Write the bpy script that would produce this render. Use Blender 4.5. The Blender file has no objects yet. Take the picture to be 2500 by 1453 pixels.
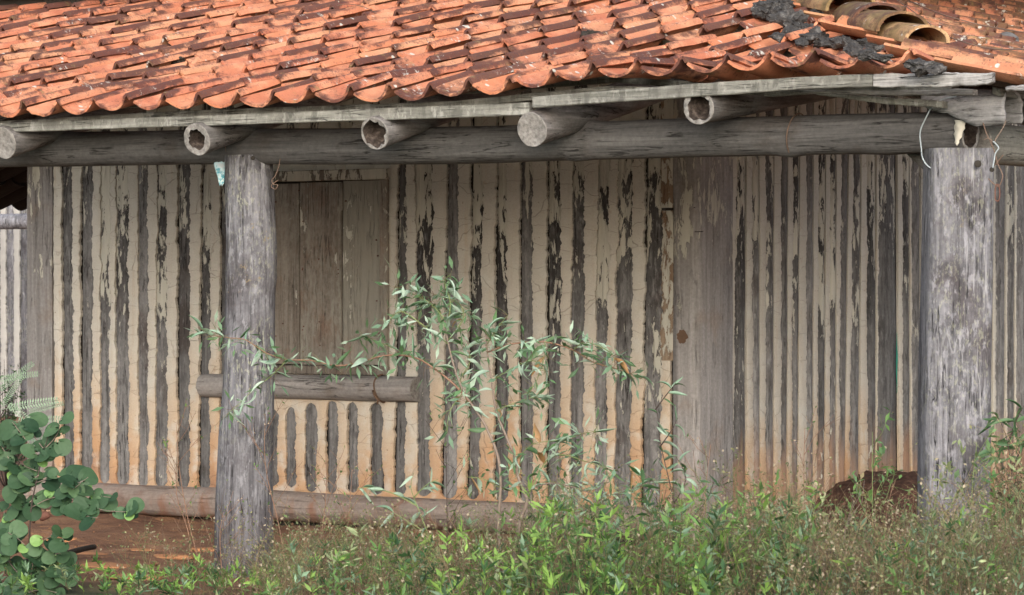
import bpy, math, random
import numpy as np
from mathutils import Vector, Matrix, noise
random.seed(7); rng = np.random.default_rng(7); noise.seed_set(3)
SC = bpy.context.scene; COL = SC.collection
R = math.radians
# ------------------------------------------------------------------ camera, sky, sun, exposure
# world: the house corner (wall) at 0,0; front wall runs along -X facing -Y, side wall along +Y facing +X
F = 7955.0; PSI = R(33); ZC = 17.0; HC = 1.31; HOR = 705.0
FW = Vector((-math.sin(PSI), math.cos(PSI), 0)); RT = Vector((math.cos(PSI), math.sin(PSI), 0)); UP = Vector((0, 0, 1))
CAM = -ZC*FW - (450/F)*ZC*RT; CAM.z = HC
cd = bpy.data.cameras.new('camera'); co = bpy.data.objects.new('camera', cd); COL.objects.link(co)
cd.sensor_width = 36; cd.lens = F/2500*36; cd.shift_y = -21.5/2500; cd.clip_start = .5; cd.clip_end = 2000
co.matrix_world = Matrix((( RT.x, 0, -FW.x, CAM.x), (RT.y, 0, -FW.y, CAM.y), (0, 1, 0, CAM.z), (0, 0, 0, 1)))
cd.dof.use_dof = True; cd.dof.focus_distance = 15.0; cd.dof.aperture_fstop = 13
SC.camera = co
SUN_EL, SUN_ROT = R(22), R(146)
W = bpy.data.worlds.new('World'); SC.world = W; W.use_nodes = True
wn = W.node_tree.nodes; wl = W.node_tree.links
sky = wn.new('ShaderNodeTexSky'); sky.sky_type = 'NISHITA'; sky.sun_disc = False
sky.sun_elevation = SUN_EL; sky.sun_rotation = SUN_ROT; sky.air_density = 1.0; sky.dust_density = 3.0; sky.ozone_density = 1.0
hs = wn.new('ShaderNodeHueSaturation'); hs.inputs['Saturation'].default_value = .72
wl.new(sky.outputs[0], hs.inputs['Color']); wl.new(hs.outputs[0], wn['Background'].inputs[0]); wn['Background'].inputs[1].default_value = .15
sd = bpy.data.lights.new('sun', 'SUN'); sd.energy = 1.5; sd.angle = R(60); sd.color = (1, .985, .965)
so = bpy.data.objects.new('sun', sd); COL.objects.link(so)
sdir = Vector((math.sin(SUN_ROT)*math.cos(SUN_EL), math.cos(SUN_ROT)*math.cos(SUN_EL), math.sin(SUN_EL)))
so.rotation_euler = sdir.to_track_quat('Z', 'Y').to_euler(); so.location = (0, -10, 20)
SC.view_settings.view_transform = 'Standard'; SC.view_settings.look = 'None'; SC.view_settings.gamma = 1
SC.view_settings.use_curve_mapping = False; SC.view_settings.exposure = 0.98
# ------------------------------------------------------------------ picture <-> place
def ray(u, v): return FW + RT*((u-1250)/F) + UP*((HOR-v)/F)
def PY(u, v, y): d = ray(u, v); return CAM + d*((y-CAM.y)/d.y)
def PX(u, v, x): d = ray(u, v); return CAM + d*((x-CAM.x)/d.x)
def proj(p):
    d = Vector(p)-CAM; z = d.dot(FW); return 1250+F*d.dot(RT)/z, HOR-F*d.z/z, F/z
def lerp(a, b, t): return a+(b-a)*t
def interp(x, pts): return float(np.interp(x, [p[0] for p in pts], [p[1] for p in pts]))
# ------------------------------------------------------------------ objects
def link(o, parent=None):
    COL.objects.link(o)
    if parent is not None: o.parent = parent
    return o
def empty(name, loc=(0, 0, 0), parent=None, label=None, cat=None, group=None):
    o = bpy.data.objects.new(name, None); o.location = loc; o.empty_display_size = .1; link(o, parent); tag(o, label, cat, group); return o
def tag(o, label=None, cat=None, group=None, kind=None):
    for k, x in (('label', label), ('category', cat), ('group', group), ('kind', kind)):
        if x: o[k] = x
    return o
def mesh(name, V, Fc, mat, smooth=True, sharp=None):
    me = bpy.data.meshes.new(name); me.from_pydata([tuple(p) for p in V], [], Fc); me.materials.append(mat)
    if smooth: me.polygons.foreach_set('use_smooth', [True]*len(me.polygons))
    if sharp: me.set_sharp_from_angle(angle=R(sharp))
    me.update(); return me
def obj(name, me, parent=None, loc=(0, 0, 0), rot=None):
    o = bpy.data.objects.new(name, me); o.location = loc
    if rot is not None:
        if len(rot) == 4: o.rotation_mode = 'QUATERNION'; o.rotation_quaternion = rot
        else: o.rotation_euler = rot
    return link(o, parent)
def attr(me, name, vals):
    a = me.attributes.new(name, 'FLOAT', 'POINT'); a.data.foreach_set('value', [float(x) for x in vals])
def colattr(me, name, cols):
    a = me.attributes.new(name, 'FLOAT_COLOR', 'POINT'); a.data.foreach_set('color', np.asarray(cols, dtype=np.float32).ravel())
def n1(t, seed=0): return noise.noise(Vector((t, seed*7.31, seed*1.7)))
def nf(p, oct=4): return noise.fractal(Vector(p), 1.0, 2.0, oct)
def box_data(x0, x1, y0, y1, z0, z1, seg=(1, 1, 1), wob=0, seed=0, bev=0.0):
    """box as a lofted tube along its longest axis with chamfered, slightly wavy corners"""
    d = (x1-x0, y1-y0, z1-z0); ax = max(range(3), key=lambda i: d[i]); n = max(seg); b = bev
    lo = [x0, y0, z0]; hi = [x1, y1, z1]; a1, a2 = [i for i in range(3) if i != ax]
    V = []; Fc = []
    prof = []
    for (s, t) in ((0, 0), (1, 0), (1, 1), (0, 1)):
        c1 = hi[a1] if s else lo[a1]; c2 = hi[a2] if t else lo[a2]
        p = [(c1+(-b if s else b), c2), (c1, c2+(-b if t else b))]
        if (s, t) in ((0, 0), (1, 1)): p = p[::-1]
        prof += p
    m = len(prof)
    for k in range(n+1):
        a = lerp(lo[ax], hi[ax], k/n)
        for j, (p1, p2) in enumerate(prof):
            v = [0, 0, 0]; v[ax] = a; v[a1] = p1+wob*n1(a*6, seed+j//2); v[a2] = p2+wob*n1(a*6, seed+9+j//2)
            V.append(v)
    for k in range(n):
        for j in range(m):
            Fc.append((k*m+j, k*m+(j+1) % m, (k+1)*m+(j+1) % m, (k+1)*m+j))
    Fc.append(tuple(range(m-1, -1, -1))); Fc.append(tuple(n*m+j for j in range(m)))
    if ax == 1: Fc = [f[::-1] for f in Fc]
    return V, Fc
def box(name, b, mat, parent=None, n=8, wob=.002, bev=.004, seed=None, loc=(0, 0, 0), rot=None):
    V, Fc = box_data(*b, seg=(n,), wob=wob, bev=bev, seed=random.random()*99 if seed is None else seed)
    return obj(name, mesh(name, V, Fc, mat, smooth=False), parent, loc, rot)
def frames(path):
    P = [Vector(p) for p in path]; T = [(P[min(i+1, len(P)-1)]-P[max(i-1, 0)]).normalized() for i in range(len(P))]
    n = T[0].orthogonal().normalized(); out = []
    for i, t in enumerate(T):
        n = (n - t*n.dot(t)).normalized(); out.append((P[i], n, t.cross(n)))
    return out
def tube_data(path, rad, seg=6, V=None, Fc=None, cap=True):
    V = [] if V is None else V; Fc = [] if Fc is None else Fc
    fr = frames(path); b0 = len(V)
    for i, (p, n, b) in enumerate(fr):
        r = rad[i] if hasattr(rad, '__len__') else rad
        for k in range(seg):
            a = 2*math.pi*k/seg; V.append(p + n*(math.cos(a)*r) + b*(math.sin(a)*r))
    for i in range(len(fr)-1):
        for k in range(seg):
            Fc.append((b0+i*seg+k, b0+i*seg+(k+1) % seg, b0+(i+1)*seg+(k+1) % seg, b0+(i+1)*seg+k))
    if cap:
        Fc.append(tuple(b0+seg-1-k for k in range(seg))); e = b0+(len(fr)-1)*seg; Fc.append(tuple(e+k for k in range(seg)))
    return V, Fc
def tube(name, path, rad, mat, parent=None, seg=6):
    V, Fc = tube_data(path, rad, seg); return obj(name, mesh(name, V, Fc, mat), parent)
def smooth_path(pts, n=4):
    P = [Vector(p) for p in pts]; out = []
    for i in range(len(P)-1):
        a = P[max(i-1, 0)]; b = P[i]; c = P[i+1]; d = P[min(i+2, len(P)-1)]
        for k in range(n):
            t = k/n; out.append(.5*((2*b)+(c-a)*t+(2*a-5*b+4*c-d)*t*t+(3*b-a-3*c+d)*t**3))
    out.append(P[-1]); return out
# ------------------------------------------------------------------ material helper
class Mat:
    def __init__(s, name):
        s.m = bpy.data.materials.new(name); s.m.use_nodes = True; s.t = s.m.node_tree; s.b = s.t.nodes['Principled BSDF']
        s.b.inputs['Specular IOR Level'].default_value = .25
    def nd(s, typ, **kw):
        n = s.t.nodes.new(typ)
        for k, v in kw.items(): setattr(n, k, v)
        return n
    def put(s, sock, val):
        if isinstance(val, bpy.types.NodeSocket): s.t.links.new(val, sock)
        elif isinstance(val, (tuple, list)) and len(val) == 3 and sock.type == 'RGBA': sock.default_value = (*val, 1)
        else: sock.default_value = val
    def math(s, op, a, b=0.0, clamp=False):
        n = s.nd('ShaderNodeMath', operation=op, use_clamp=clamp); s.put(n.inputs[0], a); s.put(n.inputs[1], b); return n.outputs[0]
    def vec(s, op, a, b=(0, 0, 0)):
        n = s.nd('ShaderNodeVectorMath', operation=op); s.put(n.inputs[0], a)
        if op == 'SCALE': s.put(n.inputs['Scale'], b)
        else: s.put(n.inputs[1], b)
        return n.outputs[0]
    def coord(s, which='Object'): return s.nd('ShaderNodeTexCoord').outputs[which]
    def pos(s): return s.nd('ShaderNodeNewGeometry').outputs['Position']
    def sep(s, v):
        n = s.nd('ShaderNodeSeparateXYZ'); s.put(n.inputs[0], v); return n.outputs
    def noise(s, v, sc=5, det=4, rough=.55, dist=0):
        n = s.nd('ShaderNodeTexNoise'); s.put(n.inputs['Vector'], v); s.put(n.inputs['Scale'], sc); s.put(n.inputs['Detail'], det)
        s.put(n.inputs['Roughness'], rough); s.put(n.inputs['Distortion'], dist); return n.outputs[0]
    def voro(s, v, sc=5, feat='F1', rand=1):
        n = s.nd('ShaderNodeTexVoronoi', feature=feat); s.put(n.inputs['Vector'], v); s.put(n.inputs['Scale'], sc); s.put(n.inputs['Randomness'], rand); return n.outputs['Distance']
    def step(s, x, a, b):
        n = s.nd('ShaderNodeMapRange', interpolation_type='SMOOTHSTEP'); s.put(n.inputs[0], x); s.put(n.inputs[1], a); s.put(n.inputs[2], b); return n.outputs[0]
    def mix(s, f, a, b, mode='MIX'):
        n = s.nd('ShaderNodeMix', data_type='RGBA', blend_type=mode); s.put(n.inputs[0], f); s.put(n.inputs[6], a); s.put(n.inputs[7], b); return n.outputs[2]
    def ramp(s, x, stops):
        n = s.nd('ShaderNodeValToRGB'); e = n.color_ramp.elements
        while len(e) < len(stops): e.new(.5)
        for i, (p, c) in enumerate(stops): e[i].position = p; e[i].color = (*c, 1)
        s.put(n.inputs[0], x); return n.outputs[0]
    def oattr(s, name): return s.nd('ShaderNodeAttribute', attribute_type='OBJECT', attribute_name=name).outputs['Fac']
    def gattr(s, name, out='Fac'): return s.nd('ShaderNodeAttribute', attribute_type='GEOMETRY', attribute_name=name).outputs[out]
    def rnd(s): return s.nd('ShaderNodeObjectInfo').outputs['Random']
    def shift(s, v):
        n = s.nd('ShaderNodeCombineXYZ'); r = s.math('MULTIPLY', s.rnd(), 91.7)
        s.put(n.inputs[0], r); s.put(n.inputs[1], s.math('MULTIPLY', r, 1.3)); s.put(n.inputs[2], s.math('MULTIPLY', r, .7)); return s.vec('ADD', v, n.outputs[0])
    def bump(s, h, dist=.01, strength=1.0):
        n = s.nd('ShaderNodeBump'); s.put(n.inputs['Height'], h); n.inputs['Distance'].default_value = dist; n.inputs['Strength'].default_value = strength
        s.put(s.b.inputs['Normal'], n.outputs[0])
    def out(s, col, rough=.9):
        s.put(s.b.inputs['Base Color'], col); s.put(s.b.inputs['Roughness'], rough); return s.m
def grey_add(m, c, amt, x):
    """multiply colour c by (1 + amt*(x-.5))"""
    k = m.math('ADD', m.math('MULTIPLY', m.math('SUBTRACT', x, .5), amt), 1.0)
    return m.vec('SCALE', c, k)
# weathered wood; ax = grain axis
def wood(name, ax=2, base=(.16, .15, .145), dark=(.035, .03, .028), light=(.28, .275, .275), brown=(.10, .055, .035), brown_amt=.5, streak=.5,
         lichen=0.0, stain=None, peel=False, obj_space=True, crack=.6, mottle=False, wash=False):
    m = Mat(name); v = m.coord() if obj_space else m.pos(); v = m.shift(v)
    sc = [34, 34, 34]; sc[ax] = 1.6
    g = m.vec('MULTIPLY', v, tuple(sc)); g2 = m.vec('MULTIPLY', v, tuple(90 if i != ax else 4 for i in range(3)))
    gr = m.noise(g, 1, 6, .65, .6); fine = m.noise(g2, 1, 4, .7); blot = m.noise(v, 3.2, 5, .6); mot = m.noise(v, 55, 5, .7)
    c = m.mix(m.step(gr, .3, .72), dark if crack > 1 else tuple(x*.55 for x in base), light)
    c = m.mix(.45, c, base)
    c = m.mix(m.math('MULTIPLY', m.step(fine, .5, .75), streak), c, light)
    c = m.mix(m.math('MULTIPLY', m.step(fine, .42, .3), crack), c, dark)
    c = m.mix(m.math('MULTIPLY', m.step(blot, .52, .68), brown_amt), c, brown)
    c = m.mix(m.math('MULTIPLY', m.step(m.noise(v, 1.7, 3), .55, .8), .4), c, tuple(x*.5 for x in base))
    ck = m.noise(m.vec('MULTIPLY', v, tuple(26 if i != ax else 1.3 for i in range(3))), 1, 4, .6, .5); ckm = m.math('MULTIPLY', m.step(m.math('ABSOLUTE', m.math('SUBTRACT', ck, .47)), .016, .003), m.step(m.noise(v, 5, 3), .42, .56))
    c = m.mix(m.math('MULTIPLY', ckm, min(1, crack*1.5)), c, tuple(x*.5 for x in dark))
    c = grey_add(m, c, .9, mot)
    if mottle:
        mv = m.vec('MULTIPLY', v, (1, 1, .4)); c = m.mix(m.math('MULTIPLY', m.step(m.noise(mv, 19, 5, .7, .5), .5, .64), .6), c, tuple(x*.42 for x in base)); c = m.mix(m.math('MULTIPLY', m.step(m.noise(mv, 33, 4, .7), .53, .66), .6), c, light)
    c = grey_add(m, c, .5, m.rnd())
    h = m.math('ADD', m.math('MULTIPLY', gr, .6), m.math('MULTIPLY', fine, .5)); h = m.math('SUBTRACT', h, m.math('MULTIPLY', ckm, .8)); h = m.math('ADD', h, m.math('MULTIPLY', mot, .25))
    P = m.pos(); pz = m.sep(P)[2]
    if lichen:
        sp = m.noise(m.vec('MULTIPLY', v, (1, 1, .45)), 85, 3, .6); zone = m.noise(v, 2.2, 3)
        k = m.math('MULTIPLY', m.step(sp, .52, .66), m.step(zone, .42, .62)); c = m.mix(m.math('MULTIPLY', k, lichen), c, (.36, .37, .27))
        k = m.math('MULTIPLY', m.step(m.noise(v, 26, 5, .7), .6, .68), m.step(m.noise(v, 2.7, 3), .5, .62)); c = m.mix(m.math('MULTIPLY', k, lichen), c, (.23, .17, .075))
        gz = m.vec('MULTIPLY', v, tuple(16 if i != ax else 1.1 for i in range(3)))
        k = m.step(m.math('ABSOLUTE', m.math('SUBTRACT', m.noise(gz, 1, 3, .5, .8), .5)), .014, .002); c = m.mix(m.math('MULTIPLY', m.math('MULTIPLY', k, m.step(m.noise(v, 3.1, 2), .45, .6)), .45), c, (.42, .42, .44))
    if stain:
        col, z0, z1 = stain
        zz = m.math('ADD', pz, m.math('MULTIPLY', m.math('SUBTRACT', m.noise(m.vec('MULTIPLY', P, (9, 9, 2)), 1, 4), .5), .9))
        c = m.mix(m.math('MULTIPLY', m.step(zz, z1, z0), .8), c, col)
    if wash:
        wv = m.vec('MULTIPLY', v, (1, 1, .35)); k = m.math('ADD', m.math('MULTIPLY', m.noise(wv, 4, 3), .6), m.math('MULTIPLY', m.noise(wv, 60, 5, .75), .55)); k = m.math('ADD', k, m.math('MULTIPLY', m.oattr('wash'), .3))
        c = m.mix(m.math('MULTIPLY', m.step(k, .60, .80), .75), c, (.27, .265, .23))
    if peel:   # what is left of the whitewash, flaked off along the grain
        pv = m.vec('MULTIPLY', v, (1, 1, .28)); fl = m.noise(pv, 30, 7, .68, .4); big = m.noise(m.vec('MULTIPLY', v, (2.5, 2.5, 1.1)), 2.2, 3)
        t = m.math('ADD', m.math('MULTIPLY', fl, .55), m.math('MULTIPLY', big, .5))
        t = m.math('ADD', t, m.math('MULTIPLY', m.step(pz, .5, 2.1), .14)); t = m.math('ADD', t, m.math('MULTIPLY', m.oattr('peel'), .13))
        dk = m.math('MULTIPLY', m.step(t, .60, .66), m.math('MULTIPLY', m.math('MULTIPLY', m.oattr('peel'), .8, True), m.step(pz, .75, 1.5))); c = m.mix(dk, c, tuple(x*1.3 for x in dark)); k = m.step(t, .728, .738); c = m.mix(k, c, grey_add(m, (.45, .44, .385), .5, m.noise(g, 1, 3)))
        h = m.math('ADD', h, m.math('MULTIPLY', k, .8))
    m.bump(h, .006, .9)
    return m.out(c, .88)
M = {}
M['stake'] = wood('stake_wood', base=(.135, .132, .132), dark=(.014, .012, .012), light=(.24, .238, .238), brown=(.045, .03, .025), brown_amt=.65, streak=.35, peel=True, crack=.6, mottle=True)
M['stake_side'] = wood('side_stake_wood', base=(.145, .142, .14), dark=(.016, .016, .016), light=(.25, .248, .248), brown=(.06, .047, .04), brown_amt=.5, streak=.35, peel=True, crack=.5, mottle=True, stain=((.29, .17, .105), .15, .60))
M['board'] = wood('corner_board_wood', base=(.26, .25, .245), dark=(.10, .09, .085), light=(.33, .32, .32), brown=(.21, .165, .135), brown_amt=.6, streak=.2, peel=True, crack=.25, stain=((.26, .19, .155), .0, .5))
M['brownboard'] = wood('brown_board_wood', base=(.31, .225, .155), dark=(.12, .07, .045), light=(.42, .37, .29), brown=(.27, .17, .11), brown_amt=.5, streak=.4, peel=True, crack=.3)
M['shutter'] = wood('shutter_wood', base=(.175, .145, .122), dark=(.07, .055, .045), light=(.25, .235, .205), brown=(.17, .11, .08), brown_amt=.7, streak=.3, peel=True, crack=.35, wash=True)
M['post'] = wood('post_wood', base=(.11, .108, .12), dark=(.025, .022, .024), light=(.27, .27, .295), brown=(.05, .042, .045), brown_amt=.8, streak=.45, lichen=.55, mottle=True, crack=.9, stain=((.035, .026, .025), -.3, .42))
M['post2'] = wood('corner_post_wood', base=(.13, .13, .145), dark=(.022, .019, .022), light=(.36, .36, .40), brown=(.065, .055, .06), brown_amt=.85, streak=.5, lichen=.3, crack=.65, mottle=True)
M['beam'] = wood('beam_wood', ax=0, base=(.085, .083, .083), dark=(.018, .016, .016), light=(.155, .15, .15), brown=(.06, .05, .045), brown_amt=.6, streak=.3, crack=.55)
M['beam_y'] = wood('side_beam_wood', ax=1, base=(.17, .172, .155), dark=(.04, .038, .034), light=(.26, .26, .24), brown=(.10, .1, .08), brown_amt=.5, streak=.3, crack=.5)
M['rafter'] = wood('rafter_wood', ax=1, base=(.10, .096, .094), dark=(.035, .03, .03), light=(.25, .24, .24), brown=(.08, .06, .05), brown_amt=.6, streak=.4, crack=.5)
M['fascia'] = wood('fascia_wood', ax=0, base=(.20, .20, .18), dark=(.06, .058, .053), light=(.36, .36, .335), brown=(.10, .095, .085), brown_amt=.7, streak=.35, crack=.5, mottle=True)
M['rotten'] = wood('rotten_wood', ax=0, base=(.17, .165, .165), dark=(.02, .018, .018), light=(.50, .50, .50), brown=(.05, .045, .04), brown_amt=.7, streak=.6, crack=1.0)
M['sill'] = wood('sill_log_wood', ax=0, base=(.31, .255, .225), dark=(.12, .085, .07), light=(.37, .32, .29), brown=(.14, .075, .055), brown_amt=.5, streak=.2, crack=.25, stain=((.22, .11, .07), -.12, .09))
M['log'] = wood('window_log_wood', ax=0, base=(.21, .20, .195), dark=(.035, .03, .028), light=(.25, .235, .225), brown=(.11, .08, .06), brown_amt=.5, streak=.35, crack=.5)
M['rot'] = (lambda m: (m.bump(m.noise(m.coord(), 60, 6, .7), .01), m.out(m.ramp(m.noise(m.coord(), 38, 5, .65), [(.3, (.012, .009, .008)), (.5, (.05, .038, .032)), (.7, (.13, .105, .09))]), .95))[1])(Mat('rotten_core'))
M['cutend'] = (lambda m: (m.bump(m.noise(m.coord(), 90, 5, .7), .004), m.out(m.ramp(m.noise(m.coord(), 45, 6, .7), [(.3, (.09, .085, .08)), (.5, (.2, .19, .18)), (.7, (.30, .29, .28))]), .95))[1])(Mat('weathered_cut_wood'))
def plaster(name, side=False):
    m = Mat(name); P = m.pos(); z = m.sep(P)[2]
    lo = m.noise(m.vec('MULTIPLY', P, (1, 1, .35)), 4, 4); big = m.noise(m.vec('MULTIPLY', P, (1, 1, .3)), 1.3, 3)
    z2 = m.math('ADD', z, m.math('MULTIPLY', m.math('SUBTRACT', lo, .5), .9)); z2 = m.math('ADD', z2, m.math('MULTIPLY', m.math('SUBTRACT', big, .5), .9))
    c = m.ramp(m.math('DIVIDE', z2, 2.4), [(0, (.30, .175, .11)), (.07 if side else .09, (.42, .26, .15)), (.18 if side else .23, (.46, .365, .27)), (.29 if side else .40, (.475, .445, .39)), (1, (.43, .43, .395))])
    s = m.noise(m.vec('MULTIPLY', P, (30, 30, 1.6)), 1, 5, .6); c = m.mix(m.math('MULTIPLY', m.step(s, .52, .75), .35), c, (.40, .30, .20))
    c = m.mix(m.math('MULTIPLY', m.step(m.noise(P, 22, 5, .7), .6, .72), .35), c, (.33, .2, .12))
    c = m.mix(m.math('MULTIPLY', m.step(m.noise(P, 7, 5), .48, .66), .6), c, (.49, .485, .445))
    crack = m.step(m.voro(m.vec('ADD', m.vec('MULTIPLY', P, (.45, .45, 1.5)), m.vec('SCALE', m.nd_color(P), .05)), 4.2, 'DISTANCE_TO_EDGE'), .008, .001)
    c = m.mix(m.math('MULTIPLY', crack, .3), c, (.14, .10, .07))
    pit = m.step(m.noise(P, 75, 2), .70, .75); c = m.mix(m.math('MULTIPLY', pit, .7), c, (.12, .07, .04))
    c = grey_add(m, c, .45, m.noise(P, 120, 3, .7))
    h = m.math('SUBTRACT', m.math('ADD', m.noise(P, 14, 5, .6), m.math('MULTIPLY', m.noise(P, 110, 3), .3)), m.math('MULTIPLY', crack, .5))
    m.bump(h, .006, .8); return m.out(c, .95)
def nd_color(s, v):
    n = s.nd('ShaderNodeTexNoise'); s.put(n.inputs['Vector'], v); n.inputs['Scale'].default_value = 9; return n.outputs['Color']
Mat.nd_color = nd_color
M['plaster'] = plaster('clay_plaster'); M['plaster_side'] = plaster('clay_plaster_side', True)
def tile_mat(name, moss=0.0, base=((.47, .18, .095), (.40, .14, .082), (.49, .24, .135)), side=False):
    m = Mat(name); v = m.shift(m.coord()); r = m.rnd(); roll = m.gattr('roll'); soot = m.oattr('soot')
    c = m.ramp(m.math('FRACT', m.math('MULTIPLY', r, 7.3)), [(0, base[0]), (.5, base[1]), (1, base[2])])
    c = m.mix(m.math('MULTIPLY', m.step(m.noise(v, 7, 4), .42, .68), .5), c, tuple(min(.7, x*1.25+.03) for x in base[2]))
    st = m.noise(m.vec('MULTIPLY', v, (1, .5, 1)), 11, 6, .66, .3)
    t = m.math('ADD', st, m.math('MULTIPLY', soot, .17)); t = m.math('ADD', t, m.math('SUBTRACT', m.math('MULTIPLY', roll, m.math('ADD', m.math('MULTIPLY', soot, .30), .10)), .035)); t = m.math('ADD', t, m.math('MULTIPLY', m.gattr('lip'), m.math('SUBTRACT', m.math('MULTIPLY', m.noise(v, 9, 2), .5), .13)))
    c = m.mix(m.math('MULTIPLY', m.step(t, .58, .76), .88), c, m.mix(m.noise(v, 5, 2), (.022, .016, .018), (.10, .036, .03)))
    sp = m.noise(v, 70, 4, .7); sk = m.math('MULTIPLY', m.step(m.math('ADD', sp, m.math('MULTIPLY', roll, .06)), .56, .66), m.step(t, .42, .62))
    c = m.mix(m.math('MULTIPLY', sk, .75), c, (.075, .045, .045))
    c = m.mix(m.math('MULTIPLY', m.step(m.noise(v, 60, 4, .7), .62, .7), .35), c, base[2])
    ol = m.math('MULTIPLY', m.step(m.noise(v, 16, 5, .7), .55, .68), m.step(m.noise(v, 2.2, 2), .5, .6)); c = m.mix(m.math('MULTIPLY', ol, .55+moss*.3), c, (.24, .185, .085))
    wl_ = m.math('MULTIPLY', m.step(m.voro(v, 17), .24, .17), m.step(m.noise(v, 4.2, 2), .60, .625)); wl_ = m.math('MAXIMUM', wl_, m.math('MULTIPLY', m.step(m.noise(v, 30, 6, .75), .55, .62), m.step(m.noise(v, 3.3, 2), .58, .66)))
    c = m.mix(m.math('MULTIPLY', wl_, .85), c, (.50, .51, .47))
    if moss: c = m.mix(m.math('MULTIPLY', m.step(m.noise(v, 6, 5, .65), .42, .6), moss), c, (.20, .15, .06))
    c = grey_add(m, c, .5, m.noise(v, 130, 3, .7))
    m.bump(m.math('ADD', m.noise(v, 60, 5, .65), m.math('MULTIPLY', st, .5)), .003, .9); return m.out(c, .9)
M['tile'] = tile_mat('terracotta_tile')
M['tile_side'] = tile_mat('terracotta_tile_weathered', moss=.25, base=((.41, .165, .085), (.36, .13, .075), (.43, .21, .12)))
M['cap'] = tile_mat('hip_cap_terracotta', moss=.55, base=((.33, .20, .10), (.30, .165, .085), (.38, .26, .14)))
m = Mat('cement_mortar'); v = m.coord(); c = m.ramp(m.noise(v, 14, 5, .7), [(.3, (.018, .018, .02)), (.55, (.055, .053, .053)), (.75, (.20, .195, .19))])
c = m.mix(m.math('MULTIPLY', m.step(m.noise(m.vec('MULTIPLY', v, (1, 1, 3)), 48, 3, .6), .64, .69), .6), c, (.33, .33, .31)); m.bump(m.noise(v, 30, 6, .7), .012); M['mortar'] = m.out(c, .95)
m = Mat('red_earth'); v = m.pos(); n = m.noise(v, 2.2, 5, .6)
c = m.ramp(n, [(.3, (.16, .080, .052)), (.5, (.28, .15, .092)), (.7, (.42, .25, .15))]); c = m.mix(m.math('MULTIPLY', m.step(m.noise(m.vec('MULTIPLY', v, (1, 2.2, 1)), 5, 4), .56, .62), .65), c, (.44, .235, .12))
c = m.mix(m.math('MULTIPLY', m.step(m.noise(v, 60, 4, .7), .58, .66), .6), c, (.09, .045, .03)); c = m.mix(m.math('MULTIPLY', m.step(m.noise(v, 90, 2), .70, .73), .8), c, (.4, .32, .25))
m.bump(m.math('ADD', m.noise(v, 12, 6, .65), m.math('MULTIPLY', m.noise(v, 60, 5, .7), .5)), .05); yy = m.sep(v)[1]; g_ = m.ramp(m.noise(v, 3, 5), [(.3, (.055, .065, .035)), (.55, (.13, .14, .08)), (.8, (.22, .21, .14))])
c = m.mix(m.step(m.math('ADD', yy, m.math('MULTIPLY', m.noise(v, 1.5, 3), 1.2)), -2.6, -3.4), c, g_); M['earth'] = m.out(c, .97)
m = Mat('dug_earth'); v = m.pos(); c = m.ramp(m.noise(v, 20, 6, .7), [(.3, (.035, .02, .015)), (.55, (.10, .052, .036)), (.75, (.20, .115, .08))]); m.bump(m.noise(v, 26, 6, .7), .03); M['mound'] = m.out(c, .97)
def leafm(name, c0, c1, vcol=False, trans=.25, rough=.5):
    m = Mat(name)
    if vcol: c = m.gattr('tint', 'Color')
    else: c = m.mix(m.math('FRACT', m.math('MULTIPLY', m.rnd(), 5.7)), c0, c1)
    back = m.nd('ShaderNodeNewGeometry').outputs['Backfacing']
    c = grey_add(m, c, .5, m.noise(m.pos(), 60, 3)); 
    m.out(c, rough); m.b.inputs['Specular IOR Level'].default_value = .35
    tr = m.nd('ShaderNodeBsdfTranslucent'); m.put(tr.inputs[0], m.vec('MULTIPLY', c, (1.1, 1.3, .6))); mx = m.nd('ShaderNodeMixShader'); mx.inputs[0].default_value = trans
    m.t.links.new(m.b.outputs[0], mx.inputs[1]); m.t.links.new(tr.outputs[0], mx.inputs[2]); m.t.links.new(mx.outputs[0], m.t.nodes['Material Output'].inputs[0]); return m.m
M['leaf'] = leafm('glaucous_leaf', (.17, .28, .20), (.36, .46, .39)); M['leaf_dark'] = leafm('green_leaf', (.055, .12, .055), (.10, .17, .08))
M['round'] = leafm('round_leaf', (.013, .042, .019), (.075, .14, .065), rough=.62, trans=.15); M['round_new'] = leafm('young_round_leaf', (.20, .34, .10), (.14, .27, .09))
M['dryleaf'] = leafm('dry_leaf', (.34, .19, .09), (.42, .28, .15)); M['frond'] = leafm('pale_frond', (.15, .22, .15), (.22, .31, .22))
M['veg'] = leafm('undergrowth_leaf', 0, 0, vcol=True, trans=.3, rough=.6)
def plain(name, col, rough=.8, metal=0, sc=40, amt=.6):
    m = Mat(name); c = m.nd('ShaderNodeRGB'); c.outputs[0].default_value = (*col, 1); k = grey_add(m, c.outputs[0], amt, m.noise(m.coord(), sc, 4)); m.b.inputs['Metallic'].default_value = metal
    m.bump(m.noise(m.coord(), sc*1.5, 4), .003); return m.out(k, rough)
M['twig'] = plain('grey_twig', (.19, .15, .125)); M['twig_red'] = plain('reddish_twig', (.22, .13, .09)); M['twig_dark'] = plain('dark_twig', (.06, .045, .04)); M['stem_green'] = plain('green_stem', (.17, .22, .09))
M['wire'] = plain('rusty_wire', (.16, .11, .085), .6, .3); M['cord'] = plain('pale_blue_wire', (.32, .37, .40), .6); M['hose'] = plain('black_hose', (.012, .012, .013), .5); M['rope'] = plain('old_rope', (.12, .075, .05))
M['iron'] = plain('rusty_iron', (.13, .06, .045)); M['paper'] = plain('white_flap', (.5, .48, .42)); M['block'] = plain('pinkish_brick', (.38, .24, .17), sc=25)
M['black'] = plain('dark_wood_and_shade', (.03, .026, .022)); M['stone'] = plain('fired_clay_slab', (.40, .19, .09), sc=18)
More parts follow.
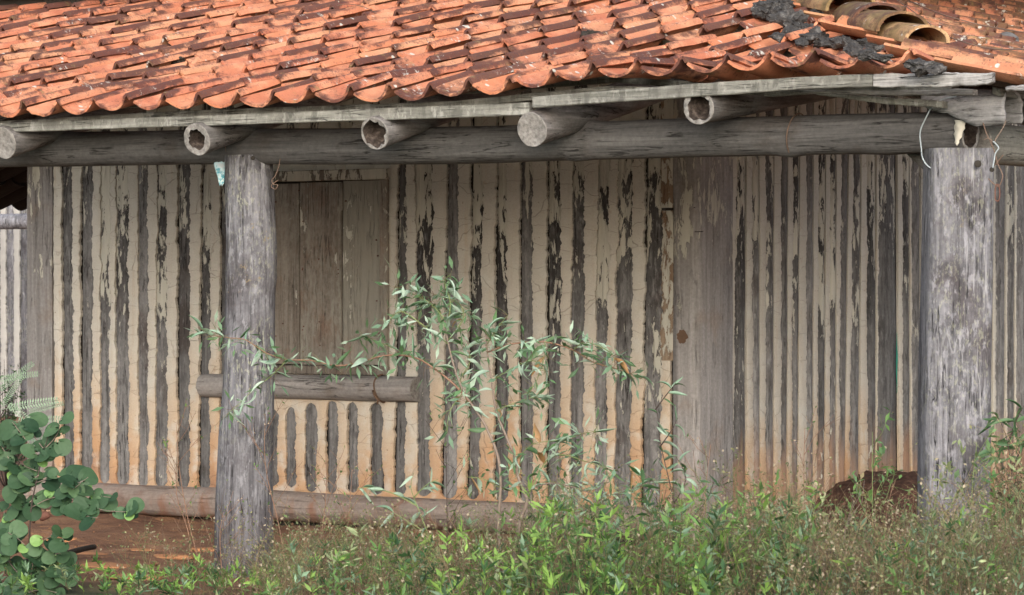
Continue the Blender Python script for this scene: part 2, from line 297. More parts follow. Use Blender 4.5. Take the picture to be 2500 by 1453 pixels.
m = Mat('blue_white_plastic'); v = m.coord(); c = m.ramp(m.noise(v, 28, 3), [(.35, (.55, .6, .62)), (.5, (.45, .62, .66)), (.56, (.05, .30, .38)), (.62, (.5, .62, .62)), (.8, (.6, .6, .5))]); M['plastic'] = m.out(c, .35)

# ================================================================== SETTING: ground
def gz(x, y):
    h = .035*nf((x*.9, y*.9, 0)) + .022*nf((x*4, y*4, 3))
    return h - .02
xs = np.concatenate([np.linspace(-300, -12, 8), np.linspace(-11, 8, 170), np.linspace(9, 300, 8)]); ys = np.concatenate([np.linspace(-300, -9, 8), np.linspace(-8.6, 6, 130), np.linspace(7, 300, 8)])
V = [(x, y, gz(x, y) if (-13 < x < 10 and -10 < y < 8) else -.02) for y in ys for x in xs]; nx = len(xs)
Fc = [(j*nx+i, j*nx+i+1, (j+1)*nx+i+1, (j+1)*nx+i) for j in range(len(ys)-1) for i in range(nx-1)]
tag(obj('ground', mesh('ground', V, Fc, M['earth'])), kind='structure', label='bare red earth ground of the yard and the verandah floor')

# ================================================================== HOUSE
D = 2.8; YE = -3.2; TH = math.tan(R(16)); WT = .207; EX = .318
house = empty('house', (0, 0, 0), label='old clay and timber house with striped walls, log verandah and orange tiled roof', cat='house')
wx = lambda u: PY(u, 700, 0).x
wz = lambda u, v: PY(u, v, 0).z
sy = lambda u: PX(u, 700, 0).y
sz = lambda u, v: PX(u, v, 0).z
XL = wx(70)
class Stake:
    def __init__(s, conv, zc, tl, tr, bl, br, vb=None, vt=None, peel=.3, mid=1000, round_=False, full=False):
        s.zT = zc(mid, 400); s.zB = zc(mid, 1200)
        s.tl, s.tr, s.bl, s.br = conv(tl), conv(tr), conv(bl), conv(br); s.peel = peel
        s.z0 = zc(mid, vb) if vb else -.3; s.z1 = zc(mid, vt) if vt else 9; s.seed = random.random()*1000
    def raw(s, z):
        t = (z-s.zB)/(s.zT-s.zB); return lerp(s.bl, s.tl, t), lerp(s.br, s.tr, t)
    def edges(s, z, amp=1.0, ragL=1.0, ragR=1.0):
        a, b = s.raw(z); c = (a+b)/2; h = (b-a)/2; k = 1
        if z < s.z0+h: k = math.sqrt(max(0, 1-((s.z0+h-z)/h)**2)) if z > s.z0 else 0
        if z > s.z1-h: k = math.sqrt(max(0, 1-((z-s.z1+h)/h)**2)) if z < s.z1 else 0
        def rag(q):
            return 1.3*( .009*n1(z*5, s.seed+q) + .007*n1(z*17, s.seed+q+3) + .0055*n1(z*45, s.seed+q+5) + .004*n1(z*110, s.seed+q+7) + .008*max(0, n1(z*26, s.seed+q+11))**1.5 + .0025*n1(z*260, s.seed+q+13))
        return c-(h+rag(1)*ragL)*k, c+(h+rag(2)*ragR)*k
def place(side, s, d, z):   # s along wall, d outward
    return (d, s, z) if side else (s, -d, z)
def build_stake(st, parent, mat, side=False, ztop=2.9, zbot=-.02, extra=.012, bulge=.014, out=.0, name='stake'):
    V = []; Fc = []; n = 9; rows = int((ztop-zbot)/.035); z1 = min(ztop, st.z1+.05); z0 = max(zbot, st.z0-.05)
    o = random.random()*50; gl = -.006 if (random.random() < .55 and not side) else extra
    for k in range(rows+1):
        z = lerp(z0, z1, k/rows); a, b = st.raw(z); a -= gl; b += extra; c = (a+b)/2; h = (b-a)/2
        for j in range(n):
            t = j/(n-1)*2-1; d = out + bulge*(math.sqrt(max(0, 1-(t*.97)**2))-1) + .004*noise.noise(Vector((t*2.3+o, z*2.2, o))) + .0025*noise.noise(Vector((t*9+o, z*8, o)))
            V.append(place(side, c+t*h, d, z))
    for k in range(rows):
        for j in range(n-1):
            f = (k*n+j, k*n+j+1, (k+1)*n+j+1, (k+1)*n+j); Fc.append(f)
    ob = obj(name, mesh(name, V, Fc, mat), parent); ob['peel'] = st.peel; return ob
def build_strip(L, Rr, z0, z1, parent, mat, side=False, d0=.009, name='plaster_strip', ragL=1, ragR=1, dz=.0065):
    rows = max(2, int((z1-z0)/dz)); V = []; Fc = []; o = random.random()*50
    for k in range(rows+1):
        z = lerp(z0, z1, k/rows); a = L(z); b = Rr(z)
        if b < a+.002: a = b = (a+b)/2; a -= .001; b += .001
        w = b-a; e = min(.007, w*.3)
        wave = .004*noise.noise(Vector((a*5, z*3, 7)))
        prof = [(a, -.014), (a, d0-.002), (a+e, d0), (a+w*.5, d0+.001+.003*noise.noise(Vector((a*30, z*14, 2)))), (b-e, d0), (b, d0-.002), (b, -.014)]
        for (s, d) in prof: V.append(place(side, s, d+(wave if d > -.01 else 0), z))
    m_ = 7
    for k in range(rows):
        for j in range(m_-1):
            Fc.append((k*m_+j, k*m_+j+1, (k+1)*m_+j+1, (k+1)*m_+j))
    me = mesh(name, V, Fc, mat); me.set_sharp_from_angle(angle=R(50)); return obj(name, me, parent)
# --- front wall
zs_ = wz
fw = box('wall', (XL+.03, -.02, .03, .16, -.1, 2.9), M['black'], house, n=4, wob=0, bev=0)
fw['label'] = 'front wall of dark upright poles with pale clay plaster between them'
S = []
def st(tl, tr, bl, br, vb, peel=.3, vt=None): S.append(Stake(wx, zs_, tl, tr, bl, br, vb, vt, peel, mid=(tl+tr)/2)); return S[-1]
left = [st(150, 178, 155, 183, 1172, .45), st(199, 228, 195, 226, 1180, .1), st(246, 272, 245, 267, 1180, .75), st(284, 315, 285, 317, 1184, .8), st(338, 362, 338, 363, 1190, .1), st(383, 408, 380, 410, 1190, .8),
        st(434, 466, 432, 464, 1192, .3), st(492, 516, 484, 513, 1196, .55), st(538, 572, 536, 568, 1198, .1), st(596, 624, 594, 622, 1200, .2)]
# ends of the left section: corner board
cornerE = lambda z: wx(133) + .004*n1(z*5, 3) + .004*n1(z*30, 4) + .004*n1(z*80, 5) + (z < 1.0)*.006
zsill = lambda u: wz(u, 1196+(u-500)*.052)
zt = 2.88
for s_ in left: build_stake(s_, fw, M['stake'])
prev = cornerE
for i, s_ in enumerate(left):
    build_strip(prev, (lambda z, q=s_: q.edges(z)[0]), wz(s_.tl*0+300, 1215)-.02, zt, fw, M['plaster']); prev = (lambda z, q=s_: q.edges(z)[1])
wl0, wr0 = wx(642), wx(951)
zwt, zwb = wz(800, 415), wz(800, 920); zlog = wz(760, 945)
build_strip(prev, lambda z: wl0, wz(300, 1215)-.02, zt, fw, M['plaster'])
# above the window
ab = [Stake(wx, zs_, a, b, a, b, None, None, .5, mid=800) for a, b in ((700, 730), (760, 788), (830, 862), (905, 930))]
prevf = lambda z: wl0
for s_ in ab:
    s_.z0 = wz(800, 372); build_stake(s_, fw, M['stake'], zbot=zwt)
    build_strip(prevf, (lambda z, q=s_: q.edges(z)[0]), zwt-.02, zt, fw, M['plaster']); prevf = (lambda z, q=s_: q.edges(z)[1])
build_strip(prevf, lambda z: wr0, zwt-.02, zt, fw, M['plaster'])
# below the window: short stakes
sh = [Stake(wx, zs_, a, b, a, b, vb, vt, pl, mid=850) for a, b, vt, vb, pl in ((650, 680, 1002, 1195, 0), (700, 724, 998, 1195, 0), (746, 776, 986, 1205, 0), (797, 826, 980, 1206, 0), (848, 877, 982, 1202, 0), (903, 936, 982, 1204, .1))]
prevf = lambda z: wl0
for s_ in sh:
    build_stake(s_, fw, M['stake'])
    build_strip(prevf, (lambda z, q=s_: q.edges(z)[0]), wz(800, 1232), zwb+.01, fw, M['plaster']); prevf = (lambda z, q=s_: q.edges(z)[1])
right = [st(972, 994, 962, 991, 1209, .2), st(1016, 1059, 1019, 1050, 1212, .95), st(1092, 1121, 1078, 1116, 1218, .2), st(1152, 1180, 1140, 1171, 1219, 1.0), st(1212, 1238, 1206, 1243, 1224, .95),
         st(1270, 1300, 1268, 1303, 1226, .12), st(1337, 1371, 1334, 1369, 1230, .85), st(1400, 1429, 1391, 1424, 1236, .4), st(1464, 1490, 1448, 1480, 1240, .85), st(1511, 1545, 1500, 1542, 1246, .6), st(1577, 1618, 1566, 1612, 1255, .85)]
for s_ in right: build_stake(s_, fw, M['stake'])
build_strip(prevf, (lambda z, q=right[0]: q.edges(z)[0]), wz(800, 1232), zwb+.01, fw, M['plaster'])
build_strip(lambda z: wr0, (lambda z, q=right[0]: q.edges(z)[0]), zwb-.02, zt, fw, M['plaster'])
for a, b in zip(right[:-1], right[1:]):
    build_strip((lambda z, q=a: q.edges(z)[1]), (lambda z, q=b: q.edges(z)[0]), wz(1200, 1275), zt, fw, M['plaster'])
xb0, xb1 = wx(1618), wx(1646)
build_strip((lambda z, q=right[-1]: q.edges(z)[1]), lambda z: wx(1643)-(.012 if z > .35 else 0)+.003*n1(z*60, 5), wz(1600, 1290), wz(1600, 850), fw, M['plaster'])
def bb(z): return right[-1].edges(z)[1]+.004
build_strip(bb, lambda z: wx(1646)+.002*n1(z*9, 2), wz(1600, 880), wz(1600, 515), fw, M['brownboard'], d0=.012, name='brown_board')
build_strip(lambda z: wx(1616)+.002*n1(z*9, 7), lambda z: wx(1652), wz(1600, 508), zt, fw, M['brownboard'], d0=.014, name='brown_board')
for o_ in list(fw.children):
    if o_.name.startswith('brown_board'): o_['peel'] = .7
# left corner board and house corner post
def rough_board(name, x0, x1, y0, y1, z0, z1, mat, parent, wob=.004, peel=.3, cuts=None):
    n = 60; V = []; Fc = []; prof = []
    for t in np.linspace(0, 1, 9): prof.append((lerp(x0, x1, t), y0))
    prof += [(x1, lerp(y0, y1, .5)), (x1, y1), (x0, y1), (x0, lerp(y0, y1, .5))]; m_ = len(prof); o = random.random()*60; b = .006
    for k in range(n+1):
        z = lerp(z0, z1, k/n)
        for j, (x, y) in enumerate(prof):
            dx = wob*n1(z*3, o+(0 if x < (x0+x1)/2 else 5)) + .0015*n1(z*25, o+j); dy = .003*noise.noise(Vector((x*9, z*2, o)))
            if j in (0, 8): y = y+b; 
            V.append((x+dx, y+dy, z))
    for k in range(n):
        for j in range(m_): Fc.append((k*m_+j, k*m_+(j+1) % m_, (k+1)*m_+(j+1) % m_, (k+1)*m_+j))
    Fc.append(tuple(range(m_-1, -1, -1))); Fc.append(tuple(n*m_+j for j in range(m_)))
    me = mesh(name, V, Fc, mat); me.set_sharp_from_angle(angle=R(40)); ob = obj(name, me, parent); ob['peel'] = peel; return ob
c1 = rough_board('corner_board', XL, wx(131), -.022, .10, wz(100, 1192), 2.9, M['board'], fw, peel=.12)
# house corner post: squared, front face and side face, in one piece
V = []; Fc = []; n = 70; xa = wx(1648); x_c = 0.015; yb = sy(1782); o = 3.3
prof = [(xa, .06), (xa, -.018), (lerp(xa, x_c, .25), -.022), (lerp(xa, x_c, .5), -.024), (lerp(xa, x_c, .8), -.022), (x_c-.012, -.019), (x_c-.003, -.013), (x_c+.006, -.003), (x_c+.009, .02), (x_c+.009, lerp(0, yb, .5)), (x_c+.008, yb-.01), (x_c+.002, yb), (-.06, yb), (-.06, .06)]
m_ = len(prof)
for k in range(n+1):
    z = lerp(-.1, 2.9, k/n)
    for j, (x, y) in enumerate(prof):
        V.append((x+.004*n1(z*3, j*.3)+.001*n1(z*20, j), y+.004*n1(z*2.5, j*.3+9), z))
for k in range(n):
    for j in range(m_): Fc.append((k*m_+j, k*m_+(j+1) % m_, (k+1)*m_+(j+1) % m_, (k+1)*m_+j))
Fc.append(tuple(n*m_+j for j in range(m_)))
cp = obj('corner_post', mesh('corner_post', V, Fc, M['board']), house); cp['peel'] = .22; cp['peel'] = .22
V = [(wx(1672)+math.cos(a)*.03*(1+.5*n1(a*2, 3)+.3*n1(a*6, 5)), -.0275, wz(1672, 822)+math.sin(a)*.036*(1+.5*n1(a*2, 7)+.3*n1(a*6, 9))) for a in np.linspace(0, 6.1, 26)]
obj('brown_patch', mesh('brown_patch', V, [tuple(range(26))], M['rope']), cp)
for (a_, b_, v_) in ((1722, 1780, 567), (1700, 1712, 508)):
    box('joint_crack', (wx(a_), wx(b_) if b_ < 1700 else .006, -.0295, -.02, wz(1700, v_), wz(1700, v_)+.0035), M['black'], cp, n=8, wob=.001, bev=0)
cp['label'] = 'broad squared grey post at the corner of the two walls'
# sill log under the front wall
def log_mesh(name, p0, p1, r0, r1, mat, rings=60, seg=28, rough=.05, hollow0=None, hollow1=None, bend=None, knots=0, seed=None, mat2=None):
    """irregular log from p0 to p1; hollow ends get a rim and a cavity"""
    sd_ = random.random()*90 if seed is None else seed
    p0 = Vector(p0); p1 = Vector(p1); L = (p1-p0).length; ax = (p1-p0).normalized(); n = Vector((0, 0, 1)); n = (n-ax*n.dot(ax)).normalized() if abs(ax.z) < .9 else Vector((1, 0, 0)); b = ax.cross(n)
    V = []; Fc = []; kn = [(random.random(), random.random()*6.28, random.uniform(.05, .12)) for _ in range(knots)]
    for i in range(rings+1):
        t = i/rings; c = lerp(p0, p1, t) + (bend(t) if bend else Vector((0, 0, 0))); r = lerp(r0, r1, t)
        for k in range(seg):
            a = 2*math.pi*k/seg; q = Vector((math.cos(a)*1.2, math.sin(a)*1.2, t*L*1.3+sd_))
            rr = r*(1+rough*1.1*noise.noise(q)+rough*.55*noise.noise(q*Vector((3.5, 3.5, 3.0)) if False else Vector((q.x*4, q.y*4, q.z*2))))
            for (kt, ka, kr) in kn:
                dd = ((t-kt)*L/kr)**2+(math.atan2(math.sin(a-ka), math.cos(a-ka))*r/kr)**2; rr += .15*r*math.exp(-dd*2)
            V.append(c + n*(math.cos(a)*rr) + b*(math.sin(a)*rr))
    for i in range(rings):
        for k in range(seg): Fc.append((i*seg+k, (i+1)*seg+k, (i+1)*seg+(k+1) % seg, i*seg+(k+1) % seg))
    mi = [0]*len(Fc)
    def end(ring, c, dirn, hollow, flip):
        base = len(V); cc = sum((V[ring*seg+k] for k in range(seg)), Vector())/seg
        steps = [(1.0, 0, 1), (.97, .004, 1)] + ([(hollow, .002, 1), (hollow*.93, -.03, 2), (hollow*.75, -.07, 2), (.3, -.09, 2)] if hollow else [(.7, .002, 1), (.35, -.004, 1)])
        for si, (s, dp, mt) in enumerate(steps):
            for k in range(seg):
                o_ = V[ring*seg+k]-cc; jit = 1+(.32*noise.noise(Vector((o_.x*40, o_.z*40, si+sd_))) if si > 1 else 0)
                V.append(cc+o_*s*jit + dirn*(dp+.006*noise.noise(Vector((o_.x*50, o_.y*50, o_.z*50+si)))*(si > 0)))
            if si:
                for k in range(seg):
                    a0 = base+(si-1)*seg+k; a1 = base+(si-1)*seg+(k+1) % seg; b0 = base+si*seg+k; b1 = base+si*seg+(k+1) % seg
                    Fc.append((a0, a1, b1, b0) if not flip else (a0, b0, b1, a1)); mi.append(mt)
        V.append(cc+dirn*(-.09 if hollow else -.002)); l = base+(len(steps)-1)*seg
        for k in range(seg):
            Fc.append((l+k, l+(k+1) % seg, len(V)-1) if not flip else (l+(k+1) % seg, l+k, len(V)-1)); mi.append(2 if hollow else 1)
    end(0, p0, -ax, hollow0, False); end(rings, p1, ax, hollow1, True)
    me = mesh(name, V, Fc, mat); me.materials.append(M['cutend']); me.materials.append(M['rot'])
    me.polygons.foreach_set('material_index', mi); me.set_sharp_from_angle(angle=R(55)); return me
def log(name, *a, parent=None, **k): return obj(name, log_mesh(name, *a, **k), parent)
log('sill_log', (wx(85), -.03, .082), (wx(1640), -.03, .075), .088, .082, M['sill'], rings=90, rough=.08, parent=fw)
# window
win = empty('window', parent=house); win['label'] = 'closed board shutter window in the front wall'
xw = lambda u: PY(u, 700, -.01).x
def wboard(name, u0, u1, v0, v1, d0, d1, mat, peel, **k):
    o = box(name, (xw(u0), xw(u1), -d1, -d0, wz(800, v1), wz(800, v0)), mat, win, **k); o['peel'] = peel-.25 if 'board' in name and 'shutter' in name else peel; o['wash'] = peel*2.2; return o
wboard('window_head', 642, 951, 415, 441, -.02, .034, M['shutter'], .85, n=30, wob=.002)
wboard('window_jamb', 931, 950, 442, 892, -.02, .030, M['shutter'], .1, n=30)
wboard('window_jamb', 642, 660, 442, 892, -.02, .026, M['shutter'], .35, n=30)
wboard('window_ledge', 642, 951, 893, 914, -.02, .03, M['shutter'], .0, n=20)
wboard('shutter_board', 662, 729, 447, 890, -.012, .006, M['shutter'], .0, n=20, bev=.003)
wboard('shutter_board', 732, 833, 445, 891, -.012, .009, M['shutter'], .1, n=20, bev=.003)
wboard('shutter_board', 836, 930, 443, 889, -.012, .006, M['shutter'], .32, n=20, bev=.003)
wboard('cover_strip', 722, 732, 515, 890, .008, .015, M['shutter'], .0, n=12, bev=.002)
wboard('cover_strip', 830, 838, 447, 515, .010, .015, M['shutter'], .3, n=6, bev=.002)
box('window_backing', (wl0, wr0, .016, .03, zwb, zwt), M['black'], win, n=2, wob=0, bev=0)
V = []; Fc = []
for _ in range(26):
    u_ = random.choice((690, 724, 728, 740, 825, 842, 855, 920, 780, 925, 672)); z_ = wz(800, random.uniform(455, 880)); x_ = xw(u_)+random.uniform(-.006, .006)
    tube_data([(x_, -.004, z_), (x_, -.013, z_)], random.uniform(.003, .0045), 6, V, Fc)
nl = obj('nail_heads', mesh('nail_heads', V, Fc, M['iron']), win); nl['kind'] = 'stuff'
log('window_log', (xw(499), -.02, wz(500, 941)), (xw(1021), -.02, wz(1021, 950)), .066, .071, M['log'], rings=50, rough=.05, parent=win)
rc = Vector((xw(940), -.02, wz(940, 948))); path = [rc+Vector((.01*math.sin(a*2)+.012*math.cos(a), .078*math.cos(a), .078*math.sin(a))) for a in np.linspace(0, 6.6, 30)]
V, Fc = tube_data(path, .0045, 6); tube_data([rc+Vector((-.02, -.08, -.01)), rc+Vector((.0, -.088, -.04)), rc+Vector((.02, -.085, -.06)), rc+Vector((.012, -.08, -.085))], .006, 6, V, Fc); obj('rope_tie', mesh('rope_tie', V, Fc, M['rope']), win)
# --- side wall
sw = box('wall', (-.16, -.03, .05, 7.5, -.1, 2.85), M['black'], house, n=4, wob=0, bev=0); sw['label'] = 'side wall of narrow upright poles, soil-stained at its foot'
SS = [(1797, 1821, 1788, 1822, .8), (1836, 1852, 1839, 1855, .6), (1868, 1889, 1870, 1888, .6), (1907, 1922, 1907, 1920, .1), (1937, 1951, 1931, 1946, .65), (1969, 1984, 1967, 1985, .1), (1998, 2015, 1996, 2012, .85), (2026, 2040, 2024, 2040, .85),
      (2054, 2071, 2047, 2061, .1), (2083, 2101, 2073, 2098, .55), (2115, 2139, 2118, 2138, .75), (2145, 2190, 2141, 2194, .15), (2203, 2219, 2204, 2222, .6), (2225, 2247, 2226, 2247, .15), (2262, 2280, 2262, 2282, .4), (2296, 2316, 2294, 2312, .4),
      (2329, 2350, 2329, 2350, .4), (2362, 2384, 2362, 2384, .4), (2394, 2424, 2394, 2422, .2), (2431, 2456, 2430, 2453, .15), (2460, 2477, 2458, 2476, .3), (2482, 2506, 2480, 2506, .1), (2512, 2534, 2512, 2534, .2), (2541, 2560, 2541, 2560, .3)]
SL = [Stake(sy, sz, a, b, c, d_, None, None, p, mid=2000) for a, b, c, d_, p in SS]
pe = lambda z: sy(1783)
for i, s_ in enumerate(SL):
    build_stake(s_, sw, M['stake_side'], side=True, extra=.006, bulge=.045, out=.012)
    build_strip(pe, (lambda z, q=s_: q.edges(z)[0]), -.05, 2.85, sw, M['plaster_side'], side=True, d0=.004)
    pe = (lambda z, q=s_: q.edges(z, ragR=.1)[1]+.007)
# seams: narrow dark gaps left between pole edge and next plaster
m = Mat('teal_paint_streak'); M['teal'] = m.out(m.mix(m.noise(m.coord(), 60, 3), (.02, .2, .15), (.06, .28, .2)), .8)
yc = sy(2179); 
V = [(.030+.001*math.sin(k), yc+d_*(1-abs(t-.5)*1.6)*(1+.3*n1(t*20, 3))-.004, lerp(sz(2179, 960), sz(2179, 812), t)) for k, t in enumerate(np.linspace(0, 1, 14)) for d_ in (-.012, .012)]
# (teal streak is painted on the pole: thin skin following it)
obj('teal_paint_streak', mesh('teal_paint_streak', V, [(2*i, 2*i+1, 2*i+3, 2*i+2) for i in range(13)], M['teal']), sw)

# --- verandah posts
def post(name, outline, y, zb, mat, sect=2.0, rot=0, seg=64, depth=1.0, fur=.03, seed=1, cap_tilt=0):
    """outline: rows (v, uL, uR) in the plane y"""
    V = []; Fc = []; vs = [r_[0] for r_ in outline]; n = 150; seg_ = seg
    ztop = PY((outline[0][1]+outline[0][2])/2, outline[0][0], y).z
    for i in range(n+1):
        z = lerp(zb, ztop, i/n); u0 = (outline[0][1]+outline[0][2])/2
        p = PY(u0, 700, y); dep = (p-CAM).dot(FW); v = HOR-(z-HC)*F/dep; v = max(vs[0], min(vs[-1], v))
        ul = float(np.interp(v, vs, [r_[1] for r_ in outline])); ur = float(np.interp(v, vs, [r_[2] for r_ in outline]))
        c = PY((ul+ur)/2, 700, y); rad = (ur-ul)/2*dep/F
        for k in range(seg_):
            a = 2*math.pi*k/seg_; ca, sa = math.cos(a), math.sin(a); g = (abs(ca)**sect+abs(sa)**sect)**(-1/sect)
            f = 1+fur*noise.noise(Vector((ca*2.2, sa*2.2, z*.8+seed*9)))*1.6+fur*.9*noise.noise(Vector((ca*9, sa*9, z*.9+seed*5)))+fur*.5*noise.noise(Vector((ca*22, sa*22, z*3+seed)))
            if z < .3+zb: f *= 1+.05*(1-(z-zb)/.3)
            lx, ly = ca*g*rad*f, sa*g*rad*f*depth; cr, sr = math.cos(rot), math.sin(rot)
            w = RT*(lx*cr-ly*sr) + FW*(lx*sr+ly*cr); V.append((c.x+w.x, c.y+w.y, z+(cap_tilt*lx if i == n else 0)))
    for i in range(n):
        for k in range(seg_): Fc.append((i*seg_+k, i*seg_+(k+1) % seg_, (i+1)*seg_+(k+1) % seg_, (i+1)*seg_+k))
    Fc.append(tuple(n*seg_+k for k in range(seg_)))
    me = mesh(name, V, Fc, mat); me.set_sharp_from_angle(angle=R(60)); return obj(name, me, house)
p1 = post('verandah_post', [(380, 548, 664), (450, 549, 668), (520, 551, 671), (600, 553, 676), (680, 552, 676), (720, 551, 672), (900, 549, 671), (980, 543, 670), (1060, 535, 669), (1200, 527, 666), (1300, 524, 666), (1430, 524, 664)], -D, -.25, M['post'], seed=1.3)
p1['label'] = 'round leaning grey verandah post in front of the window'
p2 = post('verandah_post', [(364, 2261, 2421), (600, 2255, 2419), (900, 2247, 2414), (1200, 2244, 2412), (1460, 2243, 2408)], -D, -.25, M['post2'], sect=4.2, rot=R(4), depth=.9, fur=.014, seed=4.1)
p2['label'] = 'thick squared whitish grey verandah post at the roof corner'
# holes in the posts
for nm, pts, yy in (('bolt_hole', ((597, 396, 7), (622, 388, 6)), -D), ('bolt_hole', ((2377, 403, 9), (2411, 417, 6), (2279, 416, 10), (2281, 430, 8)), -D)):
    for (u_, v_, r_) in pts:
        p = PY(u_, v_, yy); host = (600 if u_ < 1000 else 2340); half = .13 if u_ > 1000 else .115; off = (u_-(606 if u_ < 1000 else 2340))*((p-CAM).dot(FW))/F
        back = .118 if u_ > 1000 else math.sqrt(max(.001, half**2-off**2)); c = p - FW*(back-.0015)
        V = []; Fc = []; tube_data([c, c-FW*.001], [r_/600*1.0, r_/600*.9], 12, V, Fc); obj(nm, mesh(nm, V, Fc, M['black']), house)
# --- beams
def by(u, v): return PY(u, v, -D)
bl = by(-260, 372); br_ = by(2368, 325)
def bend(t): return Vector((0, 0, interp(t, [(0, 0), (.35, .0), (.5, -.012), (.62, -.014), (.8, .004), (1, .006)])))
log('beam_log', bl, br_, .082, .083, M['beam'], rings=140, rough=.05, bend=bend, hollow1=.75, knots=5, parent=house)['label'] = 'long dark log beam along the front of the verandah'
log('beam_log', (D+.02, -D+.12, by(2440, 340).z-.005), (D+.0, 5.5, by(2440, 340).z+.02), .085, .08, M['beam_y'], rings=60, rough=.05, parent=house)['label'] = 'greenish log beam running back along the side'
def ring(name, c, r, w, mat, axis='x'):
    pth = [c+(Vector((.012*math.sin(a), r*math.cos(a), r*math.sin(a))) if axis == 'x' else Vector((r*math.cos(a), .01*math.sin(a), r*math.sin(a)))) for a in np.linspace(0, 2*math.pi+.3, 34)]
    return tube(name, pth, w, mat, house, 6)
ring('wire_tie', by(1946, 330)+Vector((0, 0, .0)), .0895, .003, M['wire'])
ring('wire_tie', by(579, 350)+Vector((0, 0, .002)), .0875, .0022, M['wire'])
# --- rafters
def yr(u, v): return PY(u, v, YE+.02)
for (u_, v_, rp, hol, sl) in ((8, 349, 40, None, .275), (481, 341, 40, .62, .275), (916, 326, 41, .78, .275), (1299, 317, 43, None, .235), (1706, 262, 43, .74, .145)):
    p = yr(u_, v_); rr = rp/ proj(p)[2]; q = p+Vector((.02, 2.3, 2.3*sl)) if sl > .2 else p+Vector((.06, 2.9, 2.9*sl)); 
    log('rafter', p, q, rr, rr*1.05, M['rafter'], rings=40, rough=.045, hollow0=hol, parent=house)
for u_ in (-440, -900):
    p = yr(u_, 365); log('rafter', p, p+Vector((0, 2.9, 2.9*.29)), .08, .08, M['rafter'], rings=20, parent=house)
log('hip_rafter', (D-.1, -D+.1, 2.14), (.05, -.05, 2.80), .07, .07, M['rafter'], rings=20, parent=house)
for y_ in (-1.6, -.4, .9, 2.2): log('rafter', (3.1, y_, 1.96), (max(.05, -y_+.15), y_, 1.96+.249*(3.1-max(.05, -y_+.15))), .065, .065, M['rafter'], rings=16, parent=house)
tube('knee_brace', [by(2180, 350)+Vector((0, .12, 0)), by(2290, 455)+Vector((0, .12, 0))], [.028, .028], M['log'], house, 4)
# --- fascia boards
def plank(name, pts, thick, mat, depth=.03, parent=house, rag=.002):
    """pts: list of (u, vtop, vbottom, y)"""
    V = []; Fc = []; n = len(pts)*10
    us = [p[0] for p in pts]
    for i in range(n+1):
        u = lerp(us[0], us[-1], i/n); a = float(np.interp(u, us, [p[1] for p in pts])); b = float(np.interp(u, us, [p[2] for p in pts])); y = float(np.interp(u, us, [p[3] for p in pts]))
        pt = PY(u, a, y); pb = PY(u, b, y); j = lambda s: rag*(n1(pt.x*14, s)+.7*n1(pt.x*50, s+2))
        V += [(pt.x, y+.004, pt.z+j(1)), (pt.x, y, pt.z-.004+j(1)), (pb.x, y, pb.z+.004+j(2)), (pb.x, y+.004, pb.z+j(2)), (pb.x, y+depth, pb.z+j(2)), (pt.x, y+depth, pt.z+j(1))]
    for i in range(n):
        for k in range(6): Fc.append((i*6+k, i*6+(k+1) % 6, (i+1)*6+(k+1) % 6, (i+1)*6+k))
    Fc.append(tuple(range(5, -1, -1))); Fc.append(tuple(n*6+k for k in range(6)))
    Fc = [f[::-1] for f in Fc]
    return obj(name, mesh(name, V, Fc, mat, smooth=False), parent)
plank('fascia_board', [(-260, 305, 337, YE+.03), (20, 300, 323, YE+.03), (600, 278, 303, YE+.03), (1000, 262, 291, YE+.03), (1292, 250, 281, YE+.03)], .03, M['fascia'])['label'] = 'long straight grey board under the left eave tiles'
plank('fascia_board', [(1300, 236, 263, YE+.0), (1700, 204, 236, YE+.0), (1950, 188, 218, YE+.0), (2130, 180, 212, YE)], .03, M['fascia'])['label'] = 'grey board under the right eave tiles'
plank('fascia_board', [(2132, 180, 212, YE), (2300, 178, 213, YE), (2405, 177, 208, YE), (2422, 176, 200, YE)], .03, M['rotten'], rag=.006)['label'] = 'rotten splintered end of the right eave board'
plank('eave_lath', [(1930, 218, 226, YE+.12), (2150, 219, 232, YE+.12), (2374, 217, 233, YE+.12)], .02, M['rotten'], depth=.05, rag=.004)
plank('eave_lath', [(1960, 220, 226, YE+.30), (2140, 236, 252, YE+.25), (2300, 246, 264, YE+.2)], .02, M['fascia'], depth=.05, rag=.003)
plank('eave_lath', [(2455, 213, 222, YE-.05), (2520, 205, 222, YE-.05)], .02, M['rotten'], depth=.05, rag=.006)

